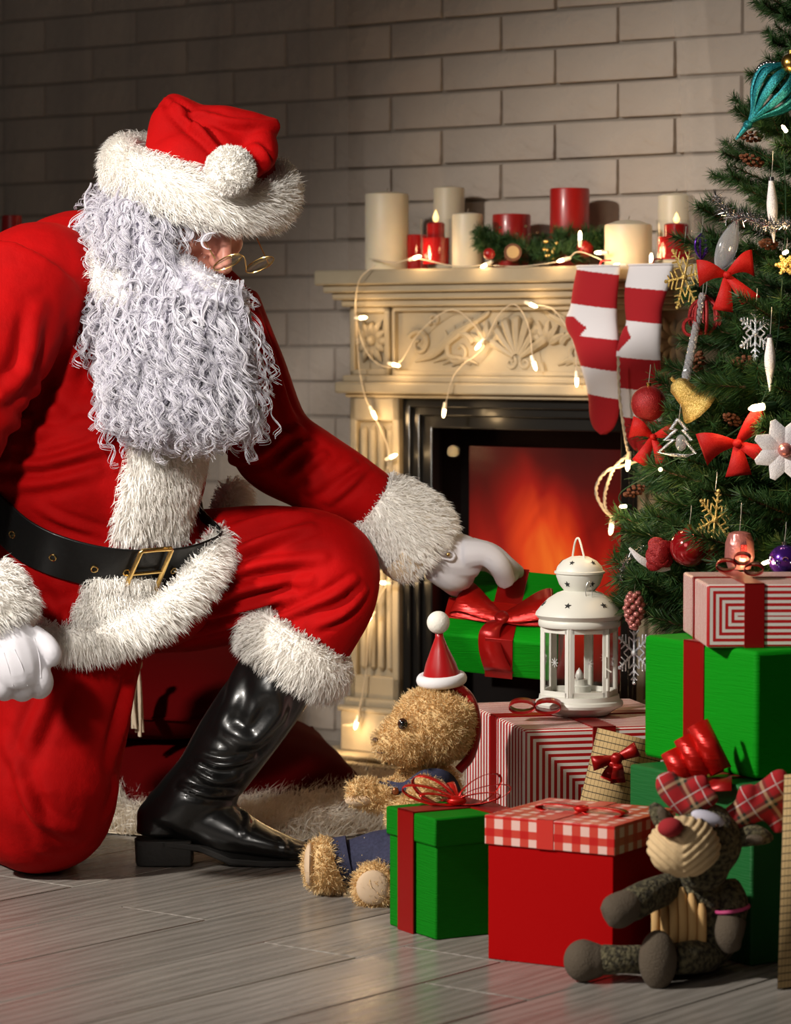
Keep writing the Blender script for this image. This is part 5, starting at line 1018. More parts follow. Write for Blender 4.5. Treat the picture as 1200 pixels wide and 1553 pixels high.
# headband with a little red cone hat
m_rsat = mat('shiny_red_fabric', (.38, .004, .006), .3, sheen=.4, aniso=.4); hb = Thing('hat_headband', 'small red cone hat with white pompom on a headband worn by the teddy bear', 'hat', P(672, 1040, 5.05))
mb = MB(); mb.tube(catmull([P(650, 1048, 5.04), P(684, 1040, 5.035), P(712, 1058, 5.03), P(723, 1100, 5.03), P(714, 1145, 5.03), P(696, 1168, 5.03)], 26), M(7.5, 5.03), 10, aspect=1.4, up=np.array([0, 1, 0])); hb.part('band', mb, m_rsat)
ca = unit(P(666, 950, 5.03) - P(671, 1030, 5.04)); cb0 = P(670, 1030, 5.04); Rc = np.array([unit(np.cross([0, 1, 0], ca)), np.cross(ca, unit(np.cross([0, 1, 0], ca))), ca]).T; sx = 5.03 / FPX
mb = MB(); mb.lathe([(30 * sx, -4 * sx), (29 * sx, 4 * sx), (22 * sx, 25 * sx), (14 * sx, 48 * sx), (7.5 * sx, 66 * sx), (6 * sx, 74 * sx), (0, 76 * sx)], cb0, Rc, 28); me = mb.mesh('cone'); v, nr = arrays(me); put(me, v + nr * (snoise(v, 110, 6) * .0012)[:, None]); hb.part('cone', me, m_rsat, sharp=0)
mb = MB(); mb.tube([cb0 + Rc @ np.array([31 * sx * math.cos(a), 31 * sx * math.sin(a), 0]) for a in np.linspace(0, 2 * math.pi, 33)], 8 * sx, 12, aspect=1.15, up=ca, cap=False); hb.part('felt_trim', mb, mat('white_felt', (.78, .76, .78), .9, bump=(300, .3, .001)))
mb = MB(); mb.ell(P(665, 944, 5.03), 17.5 * sx, None, 24, 16); hb.part('pompom', mb, mat('white_fuzz', (.82, .78, .70), .95, bump=(350, .6, .002)))
# ================================================================ REINDEER TOY
m_knit = mat('olive_brown_knit', (.028, .023, .013), .95, var=(150, (.15, .13, .07), .10), bump=[(240, .9, .006), (60, .4, .006)]); m_paw = mat('brown_herringbone', (.10, .075, .050), .9, bump=(420, .8, .003)); m_cord = mat('tan_corduroy', (.62, .38, .15), .85, bump=(500, .3, .001)); m_cream = mat('cream_corduroy', (.70, .50, .27), .85, bump=(500, .3, .001))
m_felt = mat('red_felt', (.34, .015, .02), .95, bump=(600, .4, .001)); m_lav = mat('pale_felt', (.58, .56, .66), .9)
def tartan():
    m, nt, b = nodes('red_tartan'); tc = mk(nt, 'ShaderNodeTexCoord'); mp = mk(nt, 'ShaderNodeMapping'); mp.inputs['Rotation'].default_value = (.3, .5, .35); nt.links.new(tc.outputs['Object'], mp.inputs[0]); s = mk(nt, 'ShaderNodeSeparateXYZ'); nt.links.new(mp.outputs[0], s.inputs[0])
    def band(ax, per, lo, hi): fr = math_n(nt, 'FRACT', math_n(nt, 'DIVIDE', ax, per)); return math_n(nt, 'MULTIPLY', math_n(nt, 'GREATER_THAN', fr, lo), math_n(nt, 'LESS_THAN', fr, hi))
    x, z = s.outputs[0], s.outputs[2]; g = math_n(nt, 'MULTIPLY', math_n(nt, 'ADD', band(x, .045, .1, .4), band(z, .045, .1, .4)), .5); c = mix_c(nt, g, (.36, .008, .012), (.030, .030, .020))
    t = math_n(nt, 'MULTIPLY', math_n(nt, 'ADD', band(x, .045, .2, .3), band(z, .045, .2, .3)), .55); c = mix_c(nt, t, c, (.50, .36, .20)); w_ = math_n(nt, 'MAXIMUM', band(x, .045, .66, .70), band(z, .045, .66, .70)); c = mix_c(nt, math_n(nt, 'MULTIPLY', w_, .7), c, (.55, .50, .48))
    nt.links.new(c, b.inputs['Base Color']); b.inputs['Roughness'].default_value = .95; return m
m_tart = tartan()
deer = Thing('reindeer_toy', 'brown knitted reindeer soft toy with red nose sitting on the floor', 'soft toy', F(1050, 1474))
def dpart(name, shapes, tubes, m, voxel=.004, ribs=None, parent=None):
    mb = MB()
    for (x, y, Y, rx, ry, rd) in shapes: mb.ell(P(x, y, Y), (M(rx, Y), rd, M(ry, Y)), None, 20, 14)
    for t in tubes: tpx(mb, t, 18, 14)
    me = remesh(mb, voxel, 4)
    if ribs: v, nr = arrays(me); put(me, v + nr * ribs(v)[:, None])
    return deer.part(name, me, m, sharp=0, parent=parent)
dpart('body', [(1056, 1405, 4.44, 70, 72, .062), (1058, 1365, 4.43, 56, 55, .052)], [], m_knit); dpart('head', [(1072, 1275, 4.38, 55, 58, .056), (1066, 1312, 4.38, 42, 40, .045)], [], m_knit)
def mzr(v): q = v - P(1036, 1288, 4.30); return .0032 * (np.abs(np.sin((q[:, 2] * .9 + np.abs(q[:, 0] + .004) * -.75) * 300)) - .5)
dpart('muzzle', [(1037, 1284, 4.30, 56, 46, .046)], [], m_cream, .0022, mzr); mb = MB(); mb.ell(P(1017, 1255, 4.262), (M(20, 4.26), .017, M(15, 4.26)), roty(R(-8))); deer.part('nose', mb, m_felt)
for i, x in enumerate(np.linspace(992, 1062, 6)):      # corduroy belly ribs
    top = 1345 + abs(i - 2.2) ** 2 * 3.2; bot = [1425, 1440, 1448, 1452, 1455, 1456][i]; ys = np.linspace(top, bot, 9); pts = []
    for y in ys:
        dx = (x + 3 * math.sin((y - 1345) / 40) - 1056) / 70; dy = (y - 1402) / 76; rr_ = max(0, 1 - dx * dx * .92 - dy * dy * .75); pts.append(P(x + 3 * math.sin((y - 1345) / 40), y, 4.437 - .064 * math.sqrt(rr_)))
    mb = MB(); mb.tube(pts, [.004] + [.0068] * 7 + [.004], 10, 18); deer.part('belly_rib', mb, m_cord)
dpart('arm', [], [[(1020, 1345, 4.42, 24), (985, 1358, 4.36, 26), (952, 1375, 4.33, 26), (942, 1380, 4.325, 15)]], m_knit); dpart('paw', [], [[(962, 1369, 4.335, 22), (948, 1376, 4.325, 27), (930, 1385, 4.318, 27), (918, 1391, 4.315, 17)]], m_paw)
dpart('arm', [], [[(1100, 1345, 4.42, 24), (1112, 1370, 4.40, 24), (1111, 1398, 4.387, 20)]], m_knit); dpart('paw', [], [[(1110, 1392, 4.383, 24), (1106, 1420, 4.375, 23), (1112, 1443, 4.375, 13)]], m_paw)
mb = MB(); cw = P(1110, 1378, 4.392); mb.tube([cw + np.array([M(26, 4.39) * math.cos(a), M(25, 4.39) * math.sin(a), .004 * math.cos(a)]) for a in np.linspace(0, 2 * math.pi, 26)], .0028, 8, cap=False); deer.part('wrist_band', mb, mat('pink_band', (.50, .05, .18), .6))
dpart('leg', [], [[(1035, 1452, 4.43, 25), (990, 1455, 4.38, 24), (945, 1455, 4.36, 22), (915, 1456, 4.362, 24), (898, 1457, 4.364, 15)]], m_knit); dpart('foot', [(885, 1457, 4.365, 31, 33, .031), (900, 1457, 4.365, 26, 28, .028)], [], m_paw)
dpart('leg', [], [[(1075, 1448, 4.40, 27), (1045, 1452, 4.36, 26), (1020, 1455, 4.345, 25)]], m_knit); dpart('foot', [(998, 1456, 4.325, 30, 47, .026)], [], m_paw)
for s_, pts, inner in ((-1, [(1030, 1262, 4.38, 14), (1010, 1248, 4.37, 17), (996, 1230, 4.37, 13), (990, 1218, 4.37, 7)], (1006, 1236, 4.352)), (1, [(1115, 1272, 4.38, 15), (1140, 1266, 4.37, 18), (1162, 1270, 4.37, 12), (1172, 1275, 4.37, 6)], (1146, 1273, 4.350))):
    dpart('ear', [], [pts], m_knit); mb = MB(); x, y, Y = inner; mb.ell(P(x, y, Y), (M(15, Y) if s_ > 0 else M(8, Y), .006, M(7, Y) if s_ > 0 else M(14, Y)), roty(R(5 if s_ > 0 else -25))); deer.part('ear_lining', mb, m_paw)
mb = MB(); mb.ell(P(1074, 1241, 4.318), (M(27, 4.32), .012, M(11, 4.32)), roty(R(18))); deer.part('eyelids', mb, m_lav)
for x, y in ((1064, 1244), (1088, 1252)): mb = MB(); mb.ell(P(x, y, 4.305), (M(3.4, 4.3), .003, M(3, 4.3))); deer.part('pupil', mb, m_eye)
for tb in ([[(1050, 1228, 4.38, 20), (1032, 1208, 4.38, 24), (1015, 1190, 4.38, 22), (1010, 1172, 4.38, 13)], [(1032, 1205, 4.38, 20), (1058, 1192, 4.37, 17), (1074, 1183, 4.37, 11)], [(1045, 1220, 4.37, 18), (1072, 1212, 4.36, 15), (1088, 1206, 4.36, 9)]],
           [[(1108, 1245, 4.38, 20), (1135, 1228, 4.38, 24), (1165, 1208, 4.38, 27), (1180, 1182, 4.38, 18), (1178, 1168, 4.38, 10)], [(1135, 1225, 4.38, 20), (1134, 1205, 4.37, 17), (1132, 1190, 4.37, 11)], [(1160, 1215, 4.38, 22), (1178, 1240, 4.38, 18), (1184, 1262, 4.38, 11)]]): dpart('antler', [], tb, m_tart)
# ================================================================ MANTEL DECORATION
SH = 1.0625
m_ivory = mat('ivory_wax', (.78, .68, .50), .45, var=(20, (.70, .60, .44), .3)); m_redwax = mat('red_wax', (.38, .010, .008), .35, coat=.2); m_wick = mat('wick', (.25, .20, .15), .9)
b_ = m_ivory.node_tree.nodes['Principled BSDF']; b_.inputs['Subsurface Weight'].default_value = .25; b_.inputs['Subsurface Radius'].default_value = (.02, .012, .006)
def on_shelf(px, w): u, _ = WPX(px, 405, w); return W(u, w, SH)
def candle(px, w, wpx, ytop, m, label, dome=.06, wick=True):
    c = on_shelf(px, w); d = c[1]; r = M(wpx / 2, d); h = P(px, ytop, d)[2] - SH; th = Thing('pillar_candle', label, 'candle', c, group='pillar candles on the mantel shelf')
    mb = MB(); mb.lathe([(0, 0), (r * .97, 0), (r, .003), (r, h - r * dome * 2.2 - .003), (r * .97, h - r * dome * 2.2), (r * .5, h - r * dome * .6), (0, h)], c, seg=36); th.part('wax', mb, m)
    if wick: mb = MB(); mb.tube([c + Z * (h - .002), c + Z * (h + .007) + RTV * .002], .0012, 6); th.part('wick', mb, m_wick)
candle(587, -.010, 66, 290, m_ivory, 'tall thick ivory pillar candle at the left end of the mantel shelf'); candle(681, -.115, 47, 282, m_ivory, 'ivory pillar candle standing at the back behind the red glass votive', wick=False)
candle(709, .005, 46, 322, m_ivory, 'slim ivory pillar candle between red votive and wreath'); candle(776, -.10, 58, 324, m_redwax, 'short red pillar candle behind the pine wreath', .02, False); candle(864, -.09, 60, 286, m_redwax, 'tall red pillar candle behind the pine wreath', .0, False)
candle(953, -.02, 72, 333, m_ivory, 'squat ivory candle with white wick above the left stocking', .10); candle(1025, -.10, 54, 292, m_ivory, 'ivory pillar candle at the back beside the tree', .08)
m_redglass = mat('red_glass_wax', (.36, .010, .010), .15, coat=.6); m_flame = mat('electric_flame', (.9, .7, .4), .4, emit=((1, .62, .22), 2.2))
def votive(px, w, wpx, ytop, label):
    c = on_shelf(px, w); d = c[1]; r = M(wpx / 2, d); h = P(px, ytop, d)[2] - SH; th = Thing('votive_candle', label, 'candle', c, group='red votive candles on the mantel shelf')
    mb = MB(); mb.lathe([(0, 0), (r * .95, 0), (r, .003), (r * 1.02, h), (r * .96, h), (r * .94, .008), (0, .008)], c, seg=32); th.part('glass_cup', mb, m_pane)
    mb = MB(); mb.lathe([(0, .009), (r * .9, .009), (r * .92, h * .62), (r * .6, h * .60), (r * .6, h * .9), (r * .5, h * .93), (0, h * .92)], c, seg=28); th.part('wax', mb, m_redglass)
    mb = MB(); mb.lathe([(0, h * .92), (.0055, h * .97), (.0065, h * 1.03), (.003, h * 1.13), (0, h * 1.19)], c, seg=14); th.part('flame_bulb', mb, m_flame)
votive(661, .012, 46, 332, 'red votive candle in clear glass beside the slim ivory candle'); votive(1026, .012, 62, 334, 'red votive candle in clear glass beside the tree'); 
c = on_shelf(632, -.05); mb = MB(); mb.lathe([(0, 0), (.026, 0), (.027, .003), (.027, .072), (.024, .075), (0, .075)], c, seg=28); one('red_candle_cup', 'plain red candle cup between the thick ivory candle and the red votive', 'candle', mb, m_redglass)
# ---- pine wreath with berries, wood slice and baubles
def needles(n, L, length, width, seed, curve=.0, taper=True):
    """a needled twig along +x"""
    g = np.random.default_rng(seed); t = g.uniform(0, 1, n); a = g.uniform(0, 2 * math.pi, n); base = np.stack([t * L, np.zeros(n), curve * t * t], 1); dirs = np.stack([g.uniform(.35, .75, n), np.cos(a), np.sin(a)], 1); dirs = unitv(dirs + g.normal(size=(n, 3)) * .12)
    return base, dirs, length * g.uniform(.7, 1.15, n) * (1 - .35 * t)
def needle_mesh(name, B, D, L, width, seed=0):
    g = np.random.default_rng(seed); n = len(B); s = unitv(np.cross(D, g.normal(size=(n, 3)))) * width / 2; v = np.empty((n, 4, 3)); v[:, 0] = B - s; v[:, 1] = B + s; v[:, 2] = B + D * L[:, None] + s * .35 - np.array([0, 0, 1]) * (L * .08)[:, None]; v[:, 3] = B + D * L[:, None] - s * .35 - np.array([0, 0, 1]) * (L * .08)[:, None]
    f = np.arange(n)[:, None] * 4 + np.array([[0, 1, 2, 3]]); return np_mesh(name, v.reshape(-1, 3), f)
m_pine = island_mat('pine_needles', (.012, .045, .012), (.045, .115, .028), .5, .4, c3=(.14, .19, .05), transl=.2); m_twig = mat('brown_twig', (.09, .045, .02), .9)
wc = on_shelf(818, -.005); wr = Thing('wreath', 'small pine wreath with gold berries on the mantel between red candles', 'wreath', wc)
tw = []
for s in range(3): B, D, L = needles(240, .075, .026, .0013, 90 + s); tw.append(needle_mesh('pine_sprig', B, D, L, .0016, s))
for me in tw: finish(me, m_pine, True, 0)
for k in range(34):
    a = 2 * math.pi * k / 34; o = bpy.data.objects.new('pine_sprig', tw[k % 3]); link(o, wr.o); rx_ = .088; pos = WA * math.cos(a) * rx_ + WN * math.sin(a) * .040 + Z * random.uniform(.012, .040); o.location = pos; o.rotation_euler = (random.uniform(0, 6), random.uniform(-.7, -.1), a - PSI + 1.2 + random.uniform(-.5, .5))
for (px, py, r, m, nm) in ((778, 383, 11, 0, 'wood_slice'), (887, 378, 14, 1, 'red_bauble'), (742, 385, 9, 1, 'red_bauble')):
    c = P(px, py, wc[1] - .045); mb = MB()
    if nm == 'wood_slice':
        mb.lathe([(0, -.004), (.018, -.004), (.018, .004), (0, .004)], c, rotx(R(80)), 20); sl = wr.part(nm, mb, mat('bark', (.16, .06, .03), .8)); mb = MB(); mb.lathe([(0, .004), (.013, .004), (.013, .0055), (0, .0055)], c, rotx(R(80)), 20); wr.part('slice_face', mb, mat('pale_wood', (.55, .36, .16), .7), parent=sl)
    else: mb.ell(c, M(r, c[1])); wr.part(nm, mb, m_redwax)
m_goldb = mat('gold_berry', (.75, .52, .18), .3, .9)
for k in range(11): c = P(832 + random.uniform(-12, 14), 380 + random.uniform(-14, 12), wc[1] - .048); mb = MB(); mb.ell(c, .0042, None, 10, 8); wr.part('gold_berry', mb, m_goldb)
for k in range(8): c = P(random.choice((760, 800, 800, 870)) + random.uniform(-16, 16), 350 + random.uniform(-8, 12), wc[1] - .02); mb = MB(); mb.ell(c, .0036, None, 10, 8); wr.part('dried_berry', mb, m_twig)
# ================================================================ STOCKINGS
m_swhite = mat('white_knit', (.80, .76, .78), .9, bump=(500, .5, .0012)); m_sred = mat('red_knit', (.40, .006, .012), .9, bump=(500, .5, .0012))
def stocking(label, rows, fcol, w, heel):
    th = Thing('stocking', label, 'stocking', W(*WPX(sum(rows[0][1:]) / 2, 405, w)[:1], w, 1.06), group='striped stockings hanging from the mantel'); NR = 420; R_ = catmull(np.array(rows, float), NR); nc = 64; mb = MB(); v = []; cols = []
    for (y, xl, xr) in R_:
        ul, z = WPX(xl, y, w); ur, _ = WPX(xr, y, w); uc, hwid = (ul + ur) / 2, (ur - ul) / 2; k = (y - rows[0][0]) / (rows[-1][0] - rows[0][0]); th_ = .010 + .010 * math.sin(math.pi * min(1, k * 1.05)) ** .7
        for j in range(nc): a = 2 * math.pi * j / nc; v.append(W(uc + hwid * math.cos(a), w + th_ * math.sin(a) + .002 * math.sin(y * .06), z))
    f = []; mi = []
    for i in range(NR - 1):
        for j in range(nc):
            j2 = (j + 1) % nc; f.append((i * nc + j, i * nc + j2, (i + 1) * nc + j2, (i + 1) * nc + j)); a = 2 * math.pi * (j + .5) / nc; y, xl, xr = R_[i]; x = (xl + xr) / 2 + (xr - xl) / 2 * math.cos(a); mi.append(1 if fcol(x, y, (x - xl) / (xr - xl)) else 0)
    f.append(tuple(range((NR - 1) * nc, NR * nc))); mi.append(1); mb.add(v, f, None, mi); th.part('sock', mb, [m_swhite, m_sred], sharp=60, solid=.002)
    ul, z = WPX(rows[0][1], rows[0][0], w); ur, _ = WPX(rows[0][2], rows[0][0], w); mb = MB(); mb.tube([W((ul + ur) / 2 + (ur - ul) / 2 * 1.02 * math.cos(a), w + .011 * math.sin(a), z) for a in np.linspace(0, 2 * math.pi, 26)], .0022, 6, cap=False); th.part('cuff_edge', mb, m_swhite)
    mb = MB(); mb.tube([W((ul + ur) / 2, w - .004, z - .004), W((ul + ur) / 2, w - .012, z + .010), W((ul + ur) / 2, .040, z + .012)], .0015, 6, 10); th.part('hanging_loop', mb, m_sred)
s1 = [(404, 876, 939), (440, 871, 937), (465, 867, 935), (485, 859, 934), (500, 861, 935), (520, 872, 937), (560, 885, 938), (600, 893, 939), (630, 896, 937), (648, 902, 931), (656, 911, 922), (658, 915, 918)]
s2 = [(402, 955, 1020), (440, 950, 1012), (470, 950, 1003), (490, 951, 1001), (505, 944, 1000), (530, 938, 1000), (560, 938, 1002), (600, 941, 1003), (640, 946, 1003), (665, 953, 997), (680, 962, 988), (684, 970, 980)]
def col1(x, y, t):
    if t < .52 - abs(y - 497) / 60. and 480 < y < 518: return True
    q = y + (t - .5) * -9
    return 413 < q < 464 or 511 < q < 558 or q > 600
def col2(x, y, t):
    if t < .42 - abs(y - 512) / 70. and 494 < y < 532: return True
    q = y + (t - .5) * -6
    return 438 < q < 488 or 543 < q < 590 or q > 634
stocking('red and white striped stocking hanging nearest the middle of the mantel', s1, col1, .085, None); stocking('red and white striped stocking hanging next to the tree', s2, col2, .085, None)
# ================================================================ STRING LIGHTS
m_wire = mat('clear_wire', (.55, .46, .34), .3, coat=.3); m_cord_w = mat('cream_cord', (.66, .55, .40), .6); m_bulb = mat('warm_bulb', (1, .85, .6), .3, emit=((1, .70, .36), 14.)); m_sock_b = mat('clear_socket', (.75, .70, .60), .25, coat=.4)
lights = Thing('string_lights', 'warm white string lights draped over the fireplace mantel', 'string lights', W(UC, .06, 1.0))
def bulb(th, c, d, size=1., lamp=0., cable=m_sock_b):
    d = unit(d); mb = MB(); mb.tube([c - d * .016 * size, c - d * .002 * size], [.0034 * size, .0046 * size], 8); so = th.part('socket', mb, cable); mb = MB(); mb.tube([c - d * .002 * size, c + d * .010 * size, c + d * .015 * size], [.0036 * size, .0034 * size, .0012 * size], 10); th.part('bulb', mb, m_bulb)
    if lamp:
        l = bpy.data.lights.new('bulb_light', 'POINT'); l.energy = lamp; l.color = (1, .66, .32); l.shadow_soft_size = .012; o = bpy.data.objects.new('bulb_light', l); COL.objects.link(o); o.location = c + d * .018 + WN * .03
def wpath(pts, w): return [W(*[WPX(x, y, ww)[0], ww, WPX(x, y, ww)[1]]) for (x, y, *q) in pts for ww in [q[0] if q else w]]
front = [(570, 402, .06), (545, 425, .07), (540, 480, .02), (560, 540, .015), (600, 555, .015), (640, 500, .010), (690, 470, .010), (735, 520, .010), (700, 555, .015), (686, 575, .035), (676, 612, .04)]
for pts in (front, [(735, 520, .010), (755, 480, .012), (775, 462, .015), (790, 470, .02), (803, 500, .012), (808, 545, .015)], [(800, 462, .03), (840, 470, .02), (870, 520, .02), (875, 570, .035)], [(540, 480, .02), (545, 560, .03), (555, 605, .03), (565, 625, .01), (590, 690, .01), (575, 760, .01), (598, 840, .01), (590, 880, .015), (562, 935, .012), (555, 1020, .012), (540, 1092, .03), (520, 1100, .035)],
            [(560, 392, .05), (600, 398, .05), (632, 392, .05), (690, 404, .05), (738, 402, .05), (790, 404, .05), (855, 395, .05), (880, 382, .04), (935, 402, .05), (990, 400, .04)]):
    mb = MB(); mb.tube(wpath(pts, .02), .0013, 6, 60); lights.part('wire', mb, m_wire)
for (x, y, w, d, lp) in ((548, 482, .025, (1, 0, .05), .5), (598, 553, .022, (1, 0, -.2), .7), (728, 522, .018, (-.6, 0, -.6), .9), (806, 462, .035, (1, 0, -.35), .4), (810, 551, .025, (.4, 0, -1), .3), (875, 575, .04, (0, 0, -1), .4), (674, 622, .045, (-.15, 0, -1), .4), (566, 626, .02, (.5, 0, -.8), .8), (594, 693, .022, (1, 0, .4), .7), (585, 884, .03, (-1, 0, 0), .9), (562, 936, .022, (-.6, 0, -.6), .9), (541, 1096, .035, (-.3, 0, -.9), 1.0),
                         (630, 391, .055, (.8, 0, .2), .8), (738, 401, .058, (-1, 0, -.4), .3), (855, 394, .055, (-1, 0, -.2), .4), (880, 362, .03, (0, 0, 1), .4), (912, 383, .045, (-1, 0, 0), .4), (940, 402, .055, (-1, 0, 0), .5), (988, 396, .045, (0, 0, 1), .4)):
    u, z = WPX(x, y, w); bulb(lights, W(u, w, z), WA * d[0] + Z * d[2], 1.05, lp * .34)
# cream cable hanging beside the stockings
cab = Thing('light_cable', 'cream twisted light cable hanging beside the stockings with two bulbs', 'string lights', P(950, 700, 6.05))
for pts in ([(938, 540), (940, 600), (948, 660), (953, 685)], [(985, 680), (965, 700), (925, 712), (908, 730), (905, 750), (916, 772), (927, 782)], [(953, 690), (935, 706), (925, 725), (918, 750), (919, 772), (928, 784)]):
    for q in (0, 1): c0 = catmull([P(x, y, 6.02 if q else 6.024) for x, y in pts], 60); c0[:, 0] += .0016 * np.cos(np.arange(60) * .9 + q * math.pi); c0[:, 2] += .0016 * np.sin(np.arange(60) * .9 + q * math.pi); mb = MB(); mb.tube(c0, .0020, 6); cab.part('cable', mb, m_cord_w)
bulb(cab, P(953, 700, 6.02), (-.1, 0, -1), 1.25, .25, m_cord_w); bulb(cab, P(928, 797, 6.02), (-.15, 0, -1), 1.25, .25, m_cord_w)
# ================================================================ CHRISTMAS TREE
TC = np.array([.815, 5.40, 0.])
def tree_r(z): return max(.05, .434 - .272 * (z - .53)) if z > .44 else .455 - (.44 - z) * .5
tree = Thing('christmas_tree', 'green artificial fir tree hung with ornaments at the right edge', 'tree', TC)
def tY(px, py, out=.0):
    z = P(px, py, 5.25)[2]; X = (px - 600) / FPX * 5.2; r = tree_r(z); dx = X - TC[0]; return TC[1] - math.sqrt(max(r * r - dx * dx, .0)) * .85 - .02 - out
mb = MB(); mb.tube([TC, TC + Z * 1.1, TC + Z * 2.08], [.028, .02, .006], 12, 20); tree.part('trunk', mb, m_twig)
mb = MB()
for k in range(3): a = 2 * math.pi * k / 3 + .4; mb.tube([TC + Z * .12, TC + np.array([math.cos(a) * .22, math.sin(a) * .22, .012])], .011, 8)
tree.part('stand', mb, m_black)
def branch_mesh(seed, L=.42):
    """a needled branch along +x with side twigs; returns needles and wood"""
    g = np.random.default_rng(seed); Bs, Ds, Ls = [], [], []; wood = MB()
    def twig(o, d, ln, n):
        d = unit(d); up = np.array([0, 0, 1.]) - d * d[2]; up = unit(up); sd = np.cross(d, up); t = g.uniform(0, 1, n) ** .9; a = g.uniform(0, 2 * math.pi, n); lift = .10 * ln
        Bs.append(o + d * (t * ln)[:, None] + up * (lift * t * t)[:, None]); Ds.append(unitv(d * g.uniform(.45, .95, n)[:, None] + sd * np.cos(a)[:, None] * .95 + up * (np.sin(a) * .75 + .12)[:, None])); Ls.append(.046 * g.uniform(.65, 1.15, n) * (1 - .35 * t))
        wood.tube([o, o + d * ln * .5 + up * lift * .25, o + d * ln * .98 + up * lift], [.0032, .0026, .0014], 5, 6)
    main = unit([1, 0, .05]); twig(np.zeros(3), main, L, 760)
    for k in range(7):
        t = .22 + .66 * k / 6; s = 1 if k % 2 else -1; twig(main * L * t, np.array([math.cos(R(38)), s * math.sin(R(38)), g.uniform(-.05, .22)]), L * (.50 - .30 * t) * g.uniform(.85, 1.2), 380)
    for k in range(3): twig(main * L * g.uniform(.4, .9), np.array([.8, g.uniform(-.4, .4), .5]), L * .16, 160)
    return needle_mesh('needles', np.concatenate(Bs), np.concatenate(Ds), np.concatenate(Ls), .0019, seed), wood
BR = []
for s in range(6):
    nm_, wd_ = branch_mesh(200 + s); finish(nm_, m_pine, True, 0); BR.append((nm_, finish(wd_.mesh('branch'), m_twig, True)))
k = 0; zb = .34
gt = np.random.default_rng(5)
NB = 190
for k in range(NB):
    f = k / (NB - 1); z = .38 + (2.02 - .38) * f ** 1.12; r = tree_r(z); az = k * 2.39996 + gt.uniform(-.2, .2); nm_, wd_ = BR[k % 6]; sc_ = max(.25, r / .46 * gt.uniform(.88, 1.06)); droop = R(gt.uniform(-4, 14) + 16 * f)
    o = bpy.data.objects.new('branch', wd_); link(o, tree.o); o.location = (0, 0, z); o.rotation_euler = (gt.uniform(-.3, .3), -droop, az); o.scale = (sc_ * 1.06, max(sc_, .6), max(sc_, .6)); n_ = bpy.data.objects.new('needles', nm_); link(n_, o); n_['kind'] = 'stuff'
for k in range(20):      # fuller lower skirt on the room side
    z = .42 + .021 * k; r = tree_r(z); az = R(165 + (k * 37) % 110); nm_, wd_ = BR[k % 6]; sc_ = r / .47; o = bpy.data.objects.new('branch', wd_); link(o, tree.o); o.location = (0, 0, z); o.rotation_euler = (gt.uniform(-.3, .3), -R(gt.uniform(-6, 8)), az); o.scale = (sc_, sc_, sc_); n_ = bpy.data.objects.new('needles', nm_); link(n_, o); n_['kind'] = 'stuff'
for k in range(16):      # drooping lowest boughs
    z = .39 + .010 * k; az = R(172 + (k * 23) % 75); nm_, wd_ = BR[(k * 5) % 6]; sc_ = .82 + .06 * (k % 3); o = bpy.data.objects.new('branch', wd_); link(o, tree.o); o.location = (0, 0, z + .04); o.rotation_euler = (gt.uniform(-.3, .3), R(gt.uniform(2, 12)), az); o.scale = (sc_, sc_, sc_); n_ = bpy.data.objects.new('needles', nm_); link(n_, o); n_['kind'] = 'stuff'
m_cone = mat('pine_cone', (.16, .05, .018), .8)
for (px, py) in ((1138, 207), (1140, 243), (1128, 548), (1110, 636), (1060, 548), (1185, 490), (1075, 868), (962, 745), (1165, 370)):
    c = P(px, py, tY(px, py, -.06)); d = unit([gt.uniform(-1, .2), -.4, gt.uniform(-.2, .5)]); Rm = rot_frame(d); mb = MB()
    for q in range(26): t = q / 25; a = q * 2.4; rr_ = .0085 * math.sin(math.pi * (t * .85 + .12)); mb.ell(c + d * (t - .5) * .045 + Rm[:, 0] * rr_ * math.cos(a) + Rm[:, 2] * rr_ * math.sin(a), (.0045, .004, .003), Rm, 6, 4)
    tree.part('pine_cone', mb, m_cone)
# ---- ornaments
m_gglit = mat('gold_glitter', (.62, .40, .09), .3, .85, var=(500, (.95, .72, .28), .08), bump=(600, 1., .002)); m_sglit = mat('silver_glitter', (.55, .58, .62), .25, .8, var=(500, (.95, .97, 1.), .08), bump=(600, 1., .002)); m_wglit = mat('white_glitter', (.78, .74, .76), .4, 0, var=(600, (1, .97, .97), .08), bump=(600, .8, .0015))
m_teal = mat('teal_glitter', (.0, .10, .13), .3, .5, var=(500, (.03, .35, .40), .08), bump=(600, .8, .0015)); m_redball = mat('red_glass_ball', (.36, .006, .010), .12, .4, coat=.8); m_rglit = mat('red_glitter', (.22, .003, .006), .35, .3, var=(600, (.42, .02, .02), .12), bump=(600, .9, .0015)); m_rbow = mat('red_bow_fabric', (.42, .003, .003), .6, spec=.2, var=(700, (.50, .02, .015), .12))
m_goldball = mat('gold_ball', (.70, .42, .10), .25, 1.); m_purp = mat('purple_metal', (.09, .02, .28), .2, .7, coat=.5); m_pink = mat('rose_foil', (.55, .20, .18), .3, .5, bump=(120, .6, .003)); m_crys = mat('clear_crystal', (.85, .86, .9), .06, .0, trans=.75, coat=.5); m_silv = mat('silver_bead', (.8, .8, .82), .12, 1.)
m_thr = mat('silver_thread', (.7, .68, .62), .3, .6)
def orn(name, label, px, py, dY=0., cat='ornament'):
    c = P(px, py, tY(px, py) + dY); t = Thing(name, label, cat, c); return t, c
def hook(t, c, L=.03): mb = MB(); mb.tube([c, c + Z * L * .6 + RTV * .002, c + Z * L + np.array([.004, .012, 0])], .0006, 5, 8); t.part('hanging_thread', mb, m_thr)
